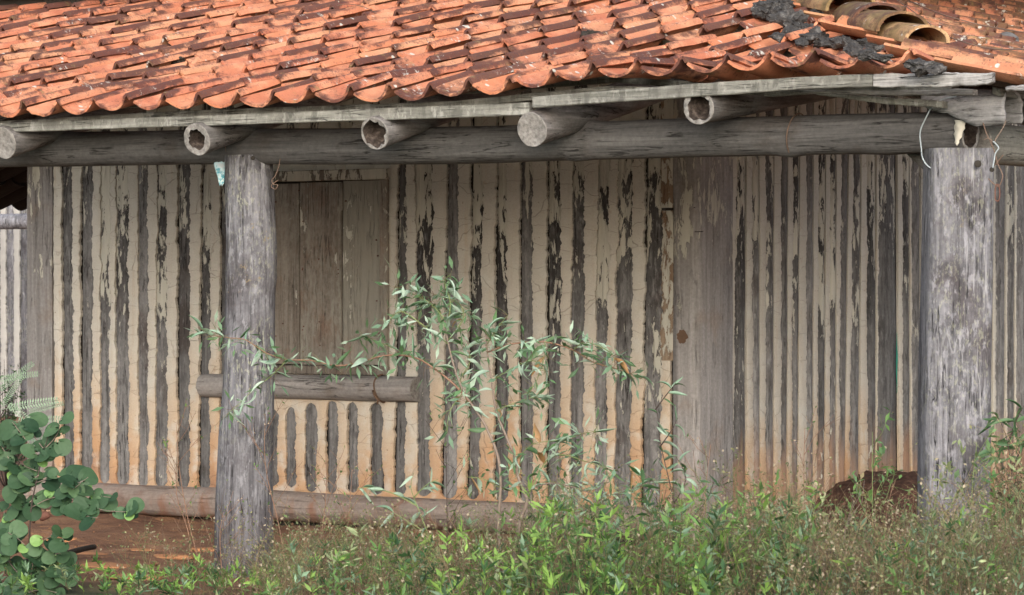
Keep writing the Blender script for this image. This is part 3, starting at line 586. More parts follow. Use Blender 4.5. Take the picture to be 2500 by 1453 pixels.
# ================================================================== ROOF
PR = [(0.0, .037), (.012, .029), (.030, .017), (.055, .006), (.085, .0), (.115, .002), (.142, .013), (.160, .031), (.172, .049), (.180, .062), (.188, .069), (.197, .066), (.205, .056), (.210, .045)]
def tile_mesh(seed, L=.40, th=.012, chip=.0):
    rnd = random.Random(seed); ny = 6; V = []; Fc = []; att = []; m_ = len(PR)
    def nrm(i):
        a = PR[max(0, i-1)]; b = PR[min(m_-1, i+1)]; dx, dz = b[0]-a[0], b[1]-a[1]; l = math.hypot(dx, dz); return (-dz/l, dx/l)
    top = []; bot = []
    for j in range(ny+1):
        t = j/ny; tp = 1-.055*t
        for i, (s, h) in enumerate(PR):
            q = noise.noise(Vector((s*14, t*3, seed*3.1)))*.0035
            y = t*L + (rnd.uniform(-.004, .004) if j in (0, ny) else 0) + (abs(rnd.gauss(0, chip)) if j == 0 else 0)
            nxn, nz = nrm(i); x = (s-.11)*tp+.11*0; zz = h*tp+q
            top.append((x, y, zz+th/2 if False else zz+nz*th/2)); top[-1] = (x+nxn*th/2, y, zz+nz*th/2)
            bot.append((x-nxn*th/2, y, zz-nz*th/2)); 
    V = top+bot; N = len(top)
    lp_ = [math.exp(-V[i][1]/.045) for i in range(len(V))]
    at = [math.exp(-((PR[i % m_][0]-.190)/.017)**2) for i in range(N)]; att = at+at
    for j in range(ny):
        for i in range(m_-1):
            a = j*m_+i; Fc.append((a, a+1, a+m_+1, a+m_)); Fc.append((N+a, N+a+m_, N+a+m_+1, N+a+1))
    for i in range(m_-1):
        Fc.append((i, N+i, N+i+1, i+1)); a = ny*m_+i; Fc.append((a, a+1, N+a+1, N+a))
    for j in range(ny):
        a = j*m_; Fc.append((a, a+m_, N+a+m_, N+a)); a = j*m_+m_-1; Fc.append((a, N+a, N+a+m_, a+m_))
    return V, Fc, att, lp_
TM = []
for k in range(9):
    V, Fc, att, lipa = tile_mesh(k+1, chip=.001 if k < 6 else .006); me = mesh('roof_tile', V, Fc, M['tile']); me.set_sharp_from_angle(angle=R(45)); attr(me, 'roll', att); attr(me, 'lip', lipa); TM.append(me)
TS = []
for me in TM[:5]:
    q = me.copy(); q.materials[0] = M['tile_side']; TS.append(q)
# eave height along x, from the bottoms of the eave tiles
ev = [(-700, 327), (0, 297), (90, 292), (230, 282), (480, 270), (700, 263), (960, 256), (1090, 250), (1270, 230), (1390, 206), (1490, 195), (1740, 184), (1960, 170), (2200, 171), (2500, 175)]
EZ = [(PY(u, v, YE-.03).x, PY(u, v, YE-.03).z) for u, v in ev]
def E(x): return interp(x, EZ)
def fl(x): return max(0, min(1, (x-1.0)/.9))
def zfront(x, y):
    run = max(0, y-YE); t = fl(x)
    return E(x) + TH*run - t*.135*min(1, run/.32) + .010*noise.noise(Vector((x*1.1, y*1.5, 0)))
def zside(x, y): return 2.085 + TH*max(0, 3.2-x) + .01*noise.noise(Vector((x, y*1.3, 5)))
roof = empty('roof', parent=house); roof['label'] = 'front slope of the verandah roof'
roof2 = empty('roof', parent=house); roof2['label'] = 'side slope of the verandah roof beyond the hip'
rr = random.Random(11)
x_right = PY(2252, 170, YE).x
ntile = 0
for j in range(0, 11):
    y = YE - .05 + j*EX*.962
    for i in range(0, 48):
        x = x_right - .11 - i*WT + rr.gauss(0, .003)
        if j == 0 and i == 0: pass
        elif x > -y-.10: continue
        z = zfront(x, y)
        u, v, _ = proj((x, y, z+.04)); u2, v2, _ = proj((x, y+.4, z+.1))
        if u2 < -70 or u > 2600 or v2 < -60 and v < -60: continue
        slope = math.atan((zfront(x, y+.36)-zfront(x, y+.02))/.34) - math.atan(.030/EX)
        if j == 0: slope = math.atan((zfront(x, y+.36+.05)-E(x))/.36) - (.03 if fl(x) > .3 else .06)
        o = obj('roof_tile', TM[rr.randrange(9)], roof, (x, y+rr.gauss(0, .011), z+.014+rr.uniform(-.004, .005)), (slope+rr.gauss(0, .012), rr.gauss(0, .022), rr.gauss(0, .028)))
        o['soot'] = max(0, min(1, rr.gauss(.33, .38) + (.1 if j == 0 else 0))); ntile += 1
        if rr.random() < .03: o.location.z += .006; o.rotation_euler.z += rr.gauss(0, .07)
print('tiles', ntile)
ns = 0
for j in range(0, 15):
    x = 3.2+.05 - j*EX*.962
    for i in range(0, 44):
        y = -3.05 + i*WT + rr.gauss(0, .003)
        if x < -y+.06: continue
        z = zside(x, y); u, v, _ = proj((x, y, z)); u2, v2, _ = proj((x-.4, y, z+.1))
        if u2 > 2600 or v < -60: continue
        slope = R(16) - math.atan(.021/EX)
        o = obj('roof_tile', TS[rr.randrange(5)], roof2, (x+rr.gauss(0, .012), y, z+.012+rr.uniform(-.004, .004)), (slope+rr.gauss(0, .015), rr.gauss(0, .025), math.pi/2+rr.gauss(0, .03)))
        o['soot'] = max(0, min(1, rr.gauss(.30, .25))); ns += 1
print('side tiles', ns)
# battens under the tiles
for k in range(11):
    y = YE+.14+k*EX*.962; z = zfront(-2, y)-.04
    x1 = min(-y-.05, 2.9)
    V, Fc = box_data(-6.5, x1, y-.018, y+.018, -.015, .015, seg=(24,), wob=.003, bev=.002)
    V = [(a, b, c+zfront(a, y)-.045) for a, b, c in V]; obj('batten', mesh('batten', V, Fc, M['fascia'], smooth=False), roof)
for k in range(8):
    x = 3.05-k*EX*.962; V, Fc = box_data(x-.018, x+.018, -x+.1, 5.5, -.015, .015, seg=(16,), wob=.003, bev=.002)
    V = [(a, b, c+zside(a, b)-.04) for a, b, c in V]; obj('batten', mesh('batten', V, Fc, M['beam_y'], smooth=False), roof2)
# hip cap tiles
def cap_mesh(seed, L=.50, r0=.105, r1=.085, th=.016):
    V = []; Fc = []; n = 16; ny = 8; N = (n+1)*(ny+1)
    for s in (0, 1):
        for j in range(ny+1):
            t = j/ny; r = lerp(r0, r1, t)-s*th
            for i in range(n+1):
                a = math.pi*(-.02+1.04*i/n); q = 1+.03*noise.noise(Vector((i*.4, t*4, seed)))
                V.append((-math.cos(a)*r*q, t*L+(.006*noise.noise(Vector((i, seed, 0))) if j == 0 else 0), math.sin(a)*r*q*.70))
    for j in range(ny):
        for i in range(n):
            a = j*(n+1)+i; Fc.append((a, a+1, a+n+2, a+n+1)); Fc.append((N+a, N+a+n+1, N+a+n+2, N+a+1))
    for i in range(n): Fc.append((i, N+i, N+i+1, i+1)); a = ny*(n+1)+i; Fc.append((a, a+1, N+a+1, N+a))
    for j in range(ny): a = j*(n+1); Fc.append((a, a+n+1, N+a+n+1, N+a)); a += n; Fc.append((a, N+a, N+a+n+1, a+n+1))
    me = mesh('hip_cap_tile', V, Fc, M['cap']); me.set_sharp_from_angle(angle=R(50)); attr(me, 'roll', [.3]*len(V)); return me
hip_slope = math.atan(TH/1.4142)
caps = [(2.56, .45, 0), (2.35, .95, .07), (2.12, 1.15, -.06), (1.85, .6, .08), (1.55, .8, 0), (1.25, .5, .04), (.95, .4, 0)]
for k, (a, soot, yaw) in enumerate(caps):
    z = (zfront(a-.05, -a)+zside(a, -a+.05))/2+.030+.003*k
    o = obj('hip_cap_tile', cap_mesh(k+3, r0=.10 if k == 0 else .125, r1=.082 if k == 0 else .10, L=.42), roof, (a, -a, z+.052), (hip_slope-R(3.5), rr.gauss(0, .05), R(45)+yaw)); o['soot'] = soot
# mortar lumps
def lump(name, c, s, mat, parent, seed, sub=3, amp=.45):
    import bmesh
    bm = bmesh.new(); bmesh.ops.create_icosphere(bm, subdivisions=sub, radius=1)
    for v in bm.verts:
        f = 1+amp*noise.noise(v.co*1.3+Vector((seed*5, 0, 0)))+amp*.5*noise.noise(v.co*3.7+Vector((seed*5, 0, 0)))+amp*.22*noise.noise(v.co*9); v.co = Vector((v.co.x*s[0]*f, v.co.y*s[1]*f, v.co.z*s[2]*f))
    me = bpy.data.meshes.new(name); bm.to_mesh(me); bm.free(); me.materials.append(mat); me.polygons.foreach_set('use_smooth', [True]*len(me.polygons))
    return obj(name, me, parent, c)
def roof_at(u, v):
    """where the ray meets the front slope"""
    y = -3.1
    for _ in range(40):
        p = PY(u, v, y); e = p.z-(zfront(p.x, y)+.05); y -= e*-1.0 if False else -e*1.2
        if y > 1: y = 1
    return PY(u, v, y)
def skin(u, v, lift=.05):
    """first point of the sight line on the roof surface"""
    d = ray(u, v); t = 9.0
    while t < 22:
        p = CAM+d*t
        if p.z < min(zfront(p.x, p.y), zside(p.x, p.y))+lift and p.y > -3.3 and p.x < 3.3: return p
        t += .02
    return CAM+d*14
def chunk(name, c, s_, mat, parent, seed):
    import bmesh
    r_ = random.Random(seed); bm = bmesh.new(); bmesh.ops.create_icosphere(bm, subdivisions=4, radius=1)
    cuts = [(Vector((r_.gauss(0, 1), r_.gauss(0, 1), r_.gauss(0, 1))).normalized(), r_.uniform(.45, .85)) for _ in range(11)]
    for v in bm.verts:
        for n_, d_ in cuts:
            e = v.co.dot(n_)-d_
            if e > 0: v.co -= n_*e
        v.co *= 1+.25*noise.noise(v.co*3+Vector((seed, 0, 0)))+.15*noise.noise(v.co*8+Vector((seed, 0, 0)))+.07*noise.noise(v.co*20+Vector((seed, 0, 0)))
        v.co = Vector((v.co.x*s_[0], v.co.y*s_[1], v.co.z*s_[2]))
    me = bpy.data.meshes.new(name); bm.to_mesh(me); bm.free(); me.materials.append(mat)
    return obj(name, me, parent, c, (r_.gauss(0, .3), r_.gauss(0, .3), r_.uniform(0, 3)))
ck_ = [(1872, 24, .07), (1890, 40, .05), (1905, 28, .05), (1915, 52, .075), (1935, 66, .065), (1948, 44, .05), (1930, 82, .05), (1962, 70, .05), (1975, 92, .055), (1990, 34, .035), (1985, 80, .04), (2005, 98, .045), (2020, 106, .04), (1900, 92, .04),
       (2050, 106, .045), (2075, 112, .05), (2092, 124, .05), (2112, 104, .045), (2118, 134, .045), (2140, 138, .04), (2160, 142, .035), (2130, 112, .04), (1885, 8, .06), (2150, 120, .035), (2240, 156, .055), (2262, 162, .06), (2285, 166, .045), (2228, 160, .035), (1960, 104, .035), (1920, 6, .05)]
for k, (u, v, sx) in enumerate(ck_): chunk('mortar_lump', skin(u, v, .07), (sx*1.15, sx, sx*.62), M['mortar'], roof, k+1)
# loose broken tile by the hip and lichen-black moss balls on the roof
o = obj('broken_tile', TM[7], roof, PY(1900, 88, -1.75)+Vector((0, 0, .02)), (R(4), .3, R(-50))); o['soot'] = .3; o.scale = (1, .45, 1)
o = obj('broken_tile', TM[8], roof, PY(1950, 92, -1.9)+Vector((0, 0, .0)), (R(2), -.2, R(-20))); o['soot'] = .5; o.scale = (1, .35, 1)
for (u, v) in ((1430, 84), (435, 143), (1445, 82)):
    p = roof_at(u, v); lump('moss_tuft', p+Vector((0, 0, -.005)), (.028, .03, .018), M['black'], roof, u, sub=3, amp=.9)
# upper roof: step at the house wall, just above the picture
up = empty('upper_roof', parent=house); up['label'] = 'edge of the higher main roof over the verandah'
YU = PY(200, 4, 0).y
yu = roof_at(240, 12).y
print('upper eave y', yu, roof_at(500, 0))
zu = zfront(-3, yu)+.13
box('eave_board', (-7, 2.2-.6, yu+.02, yu+.06, zu+.0, zu+.05), M['fascia'], up, n=20)
for i in range(34):
    o = obj('roof_tile', TM[i % 9], up, (-6+i*WT, yu-.12, zu+.075), (R(14), 0, rr.gauss(0, .02))); o['soot'] = .3
box('shaded_upper_wall', (-7, .0, yu+.12, yu+.17, 2.6, zu+.1), M['black'], up, n=4, wob=0)  # black colour stands in for the shade in the gap below the eave
V = [(-8, yu, zu+.075), (1.5, yu, zu+.075), (1.5, yu+5, zu+1.6), (-8, yu+5, zu+1.6)]
V += [(a, b, c+.06) for a, b, c in V]; obj('roof_deck', mesh('roof_deck', V, [(0, 3, 2, 1), (4, 5, 6, 7), (0, 1, 5, 4), (1, 2, 6, 5), (2, 3, 7, 6), (3, 0, 4, 7)], M['tile'], smooth=False), up)
# left side verandah roof, seen from inside past the wall's end
lp = empty('roof', parent=house); lp['label'] = 'dark low roof beyond the left end of the wall, seen from beneath'
pe_ = CAM + ray(35, 512)*20.5
M['tile_shade'] = plain('tile_underside_shade', (.018, .012, .010)); TK = TM[0].copy(); TK.materials[0] = M['tile_shade']  # near-black colour paints the shade on the underside of this roof's tiles
print('left eave pos', pe_)
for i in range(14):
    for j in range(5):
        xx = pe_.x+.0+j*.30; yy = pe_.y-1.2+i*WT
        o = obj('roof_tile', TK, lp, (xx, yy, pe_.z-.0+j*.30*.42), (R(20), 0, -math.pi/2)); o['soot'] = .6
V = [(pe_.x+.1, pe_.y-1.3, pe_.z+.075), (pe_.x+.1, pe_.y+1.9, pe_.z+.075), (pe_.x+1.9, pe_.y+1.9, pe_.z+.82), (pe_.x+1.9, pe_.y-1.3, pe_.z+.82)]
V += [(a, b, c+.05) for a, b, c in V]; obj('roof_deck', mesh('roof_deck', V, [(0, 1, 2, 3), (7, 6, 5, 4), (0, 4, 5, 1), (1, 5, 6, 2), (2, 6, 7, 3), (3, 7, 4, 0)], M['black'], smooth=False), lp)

# ------------------------------------------------------------------ curled bark, flap and wires on the corner joint
pc = PY(2370, 268, -D-.06)
def curl(name):
    V = []; Fc = []; nu, nv = 26, 18
    for i in range(nu+1):
        t = i/nu; c = lerp(PY(2262, 262, -D-.02), PY(2474, 262, -D-.05), t)
        r = lerp(.055, .092, min(1, t*1.6)); a0 = lerp(.1, -.5, min(1, t*1.5)); a1 = math.pi*1.12
        c = c+Vector((0, 0, -r*.62+.03))
        for k in range(nv+1):
            a = lerp(a0, a1, k/nv); jag = (.010*n1(t*14, 1)+.008*n1(t*40, 2)) if k in (0, nv) else 0
            rq = r*(1+.07*noise.noise(Vector((t*5, a*1.2, 3)))+.03*noise.noise(Vector((t*18, a*4, 3))))
            xj = (.015*n1(a*3, 5)+.006*n1(a*11, 8)) if i in (0, nu) else 0
            V.append((c.x+xj, c.y-math.cos(a)*rq, c.z+math.sin(a)*rq+jag))
    for i in range(nu):
        for k in range(nv): a = i*(nv+1)+k; Fc.append((a, a+1, a+nv+2, a+nv+1))
    me = mesh(name, V, Fc, M['bark']); o = obj(name, me); md = o.modifiers.new('thick', 'SOLIDIFY'); md.thickness = .008; return o
M['bark'] = wood('bark_wood', ax=0, base=(.30, .30, .31), dark=(.08, .075, .08), light=(.52, .52, .54), brown=(.2, .195, .2), brown_amt=.5, streak=.5, crack=.4)
tag(curl('curled_bark'), 'curled grey sheet of bark capping the beam end above the squared corner post', 'bark')
V = []; 
for k, t in enumerate(np.linspace(0, 1, 10)):
    v = lerp(293, 356, t); wv = 12*(1-t**2.2)+1; uc = lerp(2346, 2336, t)
    for s in (-1, 1): V.append(PY(uc+s*wv+2*math.sin(k*2.3+s), v, -D-.105+.008*math.sin(t*3)))
o = obj('bark_flap', mesh('bark_flap', V, [(2*i, 2*i+1, 2*i+3, 2*i+2) for i in range(9)], M['paper'])); tag(o, 'pale pointed flap hanging from the curled bark over the beam end', 'bark flap'); md = o.modifiers.new('t', 'SOLIDIFY'); md.thickness = .004
def wire(name, pts, y, w, mat, label, cat='wire', group=None, parent=None):
    P = smooth_path([PY(u, v, y if len(q) == 0 else q[0]) for (u, v, *q) in pts], 5); o = tube(name, P, w, mat, parent, 6)
    if label: tag(o, label, cat, group)
    return o
yw = -D-.135
wire('wire_loop', [(2335, 236), (2300, 243), (2275, 262), (2262, 285), (2250, 310), (2246, 330), (2249, 360), (2252, 385), (2262, 402), (2275, 412), (2285, 418)], yw, .0028, M['cord'], 'pale blue wire looping from the bark into a hole in the corner post')
wire('wire_loop', [(2400, 300), (2408, 325), (2420, 350), (2428, 370), (2436, 400), (2447, 425), (2446, 440), (2438, 455), (2425, 448), (2413, 436)], yw, .0026, M['wire'], 'dark wire drooping down the right side of the corner post')
wire('wire_loop', [(2452, 285), (2454, 298), (2447, 315), (2434, 335), (2426, 348), (2418, 340), (2410, 338), (2402, 342)], yw, .003, M['twig'], 'grey wire end standing up beside the side beam')
wire('wire_loop', [(2425, 345), (2432, 352), (2438, 362), (2430, 375), (2427, 392), (2424, 410)], yw-.01, .003, M['cord'], 'knotted bluish wire beside the top of the corner post')
wire('wire_loop', [(2449, 378), (2440, 390), (2430, 402), (2424, 405)], yw, .0022, M['wire'], 'short rusty wire end right of the corner post')
wire('chain_link', [(2433, 450), (2430, 462), (2430, 485), (2434, 491), (2439, 488), (2441, 470), (2438, 453), (2433, 450)], yw, .0026, M['iron'], 'rusty iron link hanging from the wire by the corner post', 'link')
wire('wire_loop', [(684, 388), (682, 400), (678, 415), (672, 430), (664, 440), (668, 450), (678, 452), (672, 462), (662, 455), (670, 446), (680, 440)], -D-.10, .0024, M['wire'], 'rusty wire tangle behind the right side of the window post')
# roof wires
def roof_wire(pts, side, w, label):
    P = []
    for (u, v) in pts:
        if side:
            x = 1.6
            for _ in range(60):
                p = PX(u, v, x); e = p.z-(zside(p.x, p.y)+.10); x -= e*1.2; x = max(-.6, min(3.3, x))
            P.append(PX(u, v, x))
        else: P.append(roof_at(u, v)+Vector((0, -.02, .02)))
    tag(tube('wire', smooth_path(P, 4), w, M['wire'], None, 5), label, 'wire', 'loose wires lying on the roof')
roof_wire([(2215, 0), (2290, 32), (2370, 55), (2440, 70), (2520, 82)], True, .003, 'long dark wire lying across the upper right roof slope')
roof_wire([(2190, 0), (2225, 25), (2260, 50), (2292, 76)], True, .0025, 'short straight wire slanting down the right slope beside the hip')
roof_wire([(2320, 92), (2370, 108), (2430, 120), (2520, 120)], True, .0025, 'lower wire crossing the tiles at the right edge')
roof_wire([(780, 42), (800, 60), (812, 78), (808, 96)], False, .0016, 'thin grey wire lying on the tiles of the front slope')
roof_wire([(815, 28), (850, 20), (890, 26), (925, 42)], False, .0016, 'thin pale wire arching over the tiles near the top of the front slope')
# plastic scrap at the window post
V = []; Fc = []; nu, nv = 6, 12
for j in range(nv+1):
    t = j/nv; v = lerp(386, 452, t); ua = interp(t, [(0, 521), (.3, 524), (.6, 530), (.75, 533), (1, 536)]); ub = interp(t, [(0, 552), (1, 548)])
    for i in range(nu+1):
        s = i/nu; p = PY(lerp(ua, ub, s), v+4*s*(1 if j == 0 else 0)+3*math.sin(i*2), -D-.02); V.append(p+FW*(.022*noise.noise(Vector((i*.9, j*.8, 2))))-FW*.02)
for j in range(nv):
    for i in range(nu): a = j*(nu+1)+i; Fc.append((a, a+1, a+nu+2, a+nu+1))
tag(obj('plastic_scrap', mesh('plastic_scrap', V, Fc, M['plastic'])), 'crumpled blue and white plastic scrap tucked behind the window post under the beam', 'plastic scrap')
# ------------------------------------------------------------------ far house on the left
fh = empty('far_house', (0, 0, 0), label='second striped clay and pole house far behind the left end of the wall', cat='house')
zf = 34.0
base = CAM+ray(35, 700)*zf
Yf = base.y
fwm = box('wall', (base.x-1.6, base.x+1.4, Yf+.03, Yf+.15, -.1, 2.45), M['black'], fh, n=3, wob=0)
fx = lambda u: PY(u, 700, Yf).x
M['fplaster'] = plain('white_plaster', (.37, .36, .34), sc=12, amt=.3)
for k in range(-8, 6):
    a = Stake(lambda u: fx(u), lambda u, v: PY(u, v, Yf).z, 14+k*33, 34+k*33, 14+k*33+3, 36+k*33, None, None, .0, mid=30)
    b = Stake(lambda u: fx(u), lambda u, v: PY(u, v, Yf).z, 14+(k+1)*33, 34+(k+1)*33, 17+(k+1)*33, 36+(k+1)*33, None, None, .0, mid=30)
    V_ = build_stake(a, fwm, M['post'])
    for me_o in (V_,): me_o.location.y = Yf
    s_ = build_strip((lambda z, q=a: q.edges(z)[1]), (lambda z, q=b: q.edges(z)[0]), -.05, 2.3, fwm, M['fplaster']); s_.location.y = Yf
pb = PY(35, 541, Yf-.9); log('beam_log', (pb.x-2, Yf-.9, pb.z), (pb.x+1.6, Yf-.9, pb.z), .078, .078, M['post2'], rings=24, rough=.03, parent=fh)
# ------------------------------------------------------------------ porch floor bits
for k, (u, v, w_, h_) in enumerate([(215, 1345, .14, .05), (250, 1370, .17, .06), (160, 1305, .12, .05), (430, 1350, .13, .045), (360, 1322, .16, .04), (500, 1330, .10, .04), (330, 1395, .15, .05), (720, 1345, .10, .04)]):
    d_ = ray(u, v); t = (0.0-CAM.z)/d_.z; p = CAM+d_*t; p.z = gz(p.x, p.y)-.004
    tag(lump('clay_slab', p, (w_, h_*1.9, .014), M['stone'], None, k+20, amp=.3), ['flat orange clay slab left of the black hose end', 'largest flat clay slab on the floor below the black hose', 'flat clay slab nearest the round-leaved bush', 'flat clay slab close to the left of the window post', 'wide thin clay slab midway between bush and post', 'small clay slab touching the foot of the window post', 'clay slab nearest the lower edge, left of the post', 'small clay slab right of the window post'][k], 'clay slab', 'clay slabs on the verandah floor')
# pebbles and crumbs of earth on the floor
V = []; Fc = []
for k in range(520):
    u, v = random.uniform(0, 900), random.uniform(1275, 1440); d_ = ray(u, v); p = CAM+d_*((-CAM.z)/d_.z); r_ = random.uniform(.003, .012)*(2 if random.random() < .04 else 1); p.z = gz(p.x, p.y); b0 = len(V)
    for (a, b, c_) in ((1, 0, 0), (-1, 0, 0), (0, 1, 0), (0, -1, 0), (0, 0, .8), (0, 0, -.8)): V.append((p.x+a*r_*random.uniform(.6, 1.4), p.y+b*r_*random.uniform(.6, 1.4), p.z+c_*r_*random.uniform(.6, 1.2)+r_*.3))
    Fc += [(b0+i, b0+j, b0+4) for i, j in ((0, 2), (2, 1), (1, 3), (3, 0))]+[(b0+j, b0+i, b0+5) for i, j in ((0, 2), (2, 1), (1, 3), (3, 0))]
tag(obj('pebbles', mesh('pebbles', V, Fc, M['earth'])), 'small clay crumbs and pebbles strewn over the red earth', 'pebbles', kind='stuff')
hp = [(-40, 1385), (60, 1372), (130, 1358), (175, 1348), (205, 1340), (230, 1335)]
P = []
for (u, v) in hp:
    d_ = ray(u, v); p = CAM+d_*((.03-CAM.z)/d_.z); P.append(p)
tag(tube('hose', smooth_path(P, 4), .014, M['hose'], None, 10), 'black hose end lying on the red earth left of the window post', 'hose')
o = box('foundation_block', (wx(72), wx(120), -.05, .1, -.02, .06), M['block'], fw, n=5, wob=.006, bev=.01)
o = box('foundation_block', (wx(128), wx(205), -.055, .1, -.03, .045), M['block'], fw, n=5, wob=.006, bev=.01)
d_ = ray(98, 1262); p = CAM+d_*((.055-CAM.z)/d_.z)
bpth = [p+Vector((-.05, 0, -.03)), p+Vector((-.02, -.01, 0)), p, p+Vector((.04, 0, .008)), p+Vector((.07, .0, .012))]
tag(tube('rusty_scoop', smooth_path(bpth, 3), [.010]*4+[.012]*2+[.02, .026, .026, .024, .02, .014, .008], M['iron'], None, 8), 'rusty brown iron scrap on the ground at the left foot of the wall', 'iron scrap')
# earth mound at the side wall
c = PX(2190, 1230, .35); mx_, my_ = .42, c.y+.1
V = []; Fc = []; n = 60
for j in range(n+1):
    for i in range(n+1):
        x = lerp(-.02, 1.5, i/n); y = lerp(my_-1.3, my_+2.3, j/n); dx = (x-.25)/.55; dy = (y-my_-.25)/.85; d2 = dx*dx+dy*dy
        h = .31*math.exp(-(d2**1.6))*(1+.16*nf((x*2, y*2, 1)))+.016*nf((x*8, y*8, 4)); V.append((x, y, h-.03))
for j in range(n):
    for i in range(n): a = j*(n+1)+i; Fc.append((a, a+1, a+n+2, a+n+1))
tag(obj('earth_mound', mesh('earth_mound', V, Fc, M['mound'])), 'heap of dark red earth against the side wall left of the corner post', 'mound')
# ================================================================== PLANTS
def lance(seed, L=1.0, w=.16, fold=.5, bend_=.3, curl_=.0, n=6):
    V = []; Fc = []
    for k in range(n+1):
        t = k/n; ww = w*math.sin(math.pi*min(1, t*.93+.05))**.8*(1-.35*t); a = bend_*t*1.6
        y = math.sin(a)/(bend_*1.6); z = -(1-math.cos(a))/(bend_*1.6)
        tw = curl_*t; c_, s_ = math.cos(tw), math.sin(tw)
        for s in (-1, 0, 1):
            lx = s*ww*math.cos(fold); lz = abs(s)*ww*math.sin(fold); V.append((L*(lx*c_-lz*s_), L*y, L*(z+lx*s_+lz*c_)))
    for k in range(n):
        for s in range(2): a = k*3+s; Fc.append((a, a+1, a+4, a+3))
    return V, Fc
LV = [lance(i, 1, w, f, b, c) for i, (w, f, b, c) in enumerate([(.17, .9, .35, .6), (.19, 1.15, .25, -.9), (.15, 1.0, .8, .3), (.19, .5, .45, 1.2), (.13, 1.3, -.3, .9), (.16, .85, 1.3, -.5)])]
def mset(name, mat): return [mesh(name, V, Fc, mat) for V, Fc in LV]
L_gl, L_dk, L_dry = mset('leaf', M['leaf']), mset('leaf', M['leaf_dark']), mset('leaf', M['dryleaf'])
def quat_dir(d, roll=0): return (Vector(d).normalized().to_track_quat('Y', 'Z') @ Matrix.Rotation(roll, 3, 'Y').to_quaternion())
class Plant:
    def __init__(s, name, label, cat, group=None, base=(0, 0, 0)): s.o = empty(name, base, None, label, cat, group); s.base = Vector(base); s.n = 0
    def branch(s, pts, r0, r1, mat, seg=6, name='branch', n=3):
        P = smooth_path(pts, n); Q = [p-s.base for p in P]; m_ = len(Q); rad = [lerp(r0, r1, i/(m_-1)) for i in range(m_)]
        V, Fc = tube_data(Q, rad, seg); obj(name, mesh(name, V, Fc, mat), s.o); return P
    def leaf(s, p, d, L, meshes, roll=None):
        o = obj('leaf', random.choice(meshes), s.o, Vector(p)-s.base, quat_dir(d, random.gauss(0, .9) if roll is None else roll)); o.scale = (L, L, L); s.n += 1; return o
ysh = -3.55
def SP(u, v, dy=0): return PY(u, v, ysh+dy)
sb = SP(1240, 1430); sb.z = 0
sh_ = Plant('shrub', 'tall sparse shrub with curled pale bluish leaves in front of the wall', 'shrub', base=sb)
br_list = [
 ([(1232, 1430), (1216, 1300), (1222, 1192), (1216, 1116), (1187, 1043), (1166, 1009), (1132, 957), (1110, 900), (1095, 840), (1085, 780)], 0, .008, .003, 'twig', 8),
 ([(1249, 1430), (1260, 1324), (1274, 1262), (1287, 1224), (1280, 1203), (1263, 1158), (1260, 1123), (1235, 1064), (1211, 1002), (1200, 930), (1190, 860), (1185, 800)], 0, .009, .003, 'twig', 10),
 ([(1150, 985), (1110, 940), (1060, 900), (1010, 872), (940, 868), (880, 885), (820, 893), (760, 880), (700, 878), (650, 862), (600, 830), (560, 825), (520, 818), (485, 800)], -.05, .0045, .0015, 'twig_red', 34),
 ([(700, 880), (660, 920), (620, 950), (580, 990), (555, 1010)], -.1, .002, .001, 'stem_green', 9),
 ([(1085, 780), (1050, 740), (1000, 715), (965, 700)], .05, .003, .0012, 'stem_green', 14),
 ([(1090, 800), (1100, 740), (1085, 690), (1100, 670)], -.05, .003, .0012, 'stem_green', 8),
 ([(1095, 840), (1040, 800), (980, 760), (945, 790)], -.1, .003, .001, 'stem_green', 14),
 ([(1095, 830), (1130, 780), (1120, 740), (1060, 720)], .1, .003, .001, 'stem_green', 14),
 ([(1190, 840), (1215, 800), (1240, 770)], 0, .002, .001, 'stem_green', 7),
 ([(1010, 872), (960, 850), (900, 825), (880, 815)], .08, .002, .001, 'stem_green', 8),
 ([(1190, 860), (1250, 840), (1330, 835), (1400, 855), (1450, 885), (1520, 905), (1565, 925)], .05, .004, .0015, 'twig_red', 20),
 ([(1400, 855), (1430, 835), (1490, 860), (1500, 880)], 0, .002, .001, 'stem_green', 9),
 ([(1330, 835), (1330, 870), (1310, 930), (1290, 960)], -.05, .002, .001, 'stem_green', 7),
 ([(1200, 930), (1250, 900), (1300, 880), (1330, 905)], -.1, .002, .001, 'stem_green', 8),
 ([(1211, 1002), (1255, 985), (1310, 970), (1325, 1000)], .1, .002, .001, 'stem_green', 8),
 ([(1132, 957), (1100, 1000), (1090, 1050)], -.1, .002, .001, 'stem_green', 5),
 ([(1160, 1000), (1120, 940), (1150, 880), (1130, 850)], .1, .003, .001, 'stem_green', 14),
 ([(1280, 1203), (1340, 1180), (1400, 1190), (1470, 1210), (1540, 1195), (1600, 1170)], -.1, .003, .001, 'twig', 20),
 ([(1260, 1123), (1300, 1085), (1360, 1075), (1420, 1060), (1460, 1052)], 0, .002, .001, 'stem_green', 12),
 ([(1285, 1220), (1330, 1130), (1370, 1110), (1440, 1130), (1500, 1150)], .1, .003, .001, 'stem_green', 16),
 ([(1222, 1192), (1180, 1170), (1140, 1165)], -.05, .002, .001, 'stem_green', 5),
 ([(1290, 1240), (1350, 1240), (1410, 1250), (1470, 1235)], -.2, .002, .001, 'stem_green', 10),
]
SHP_ALL = []
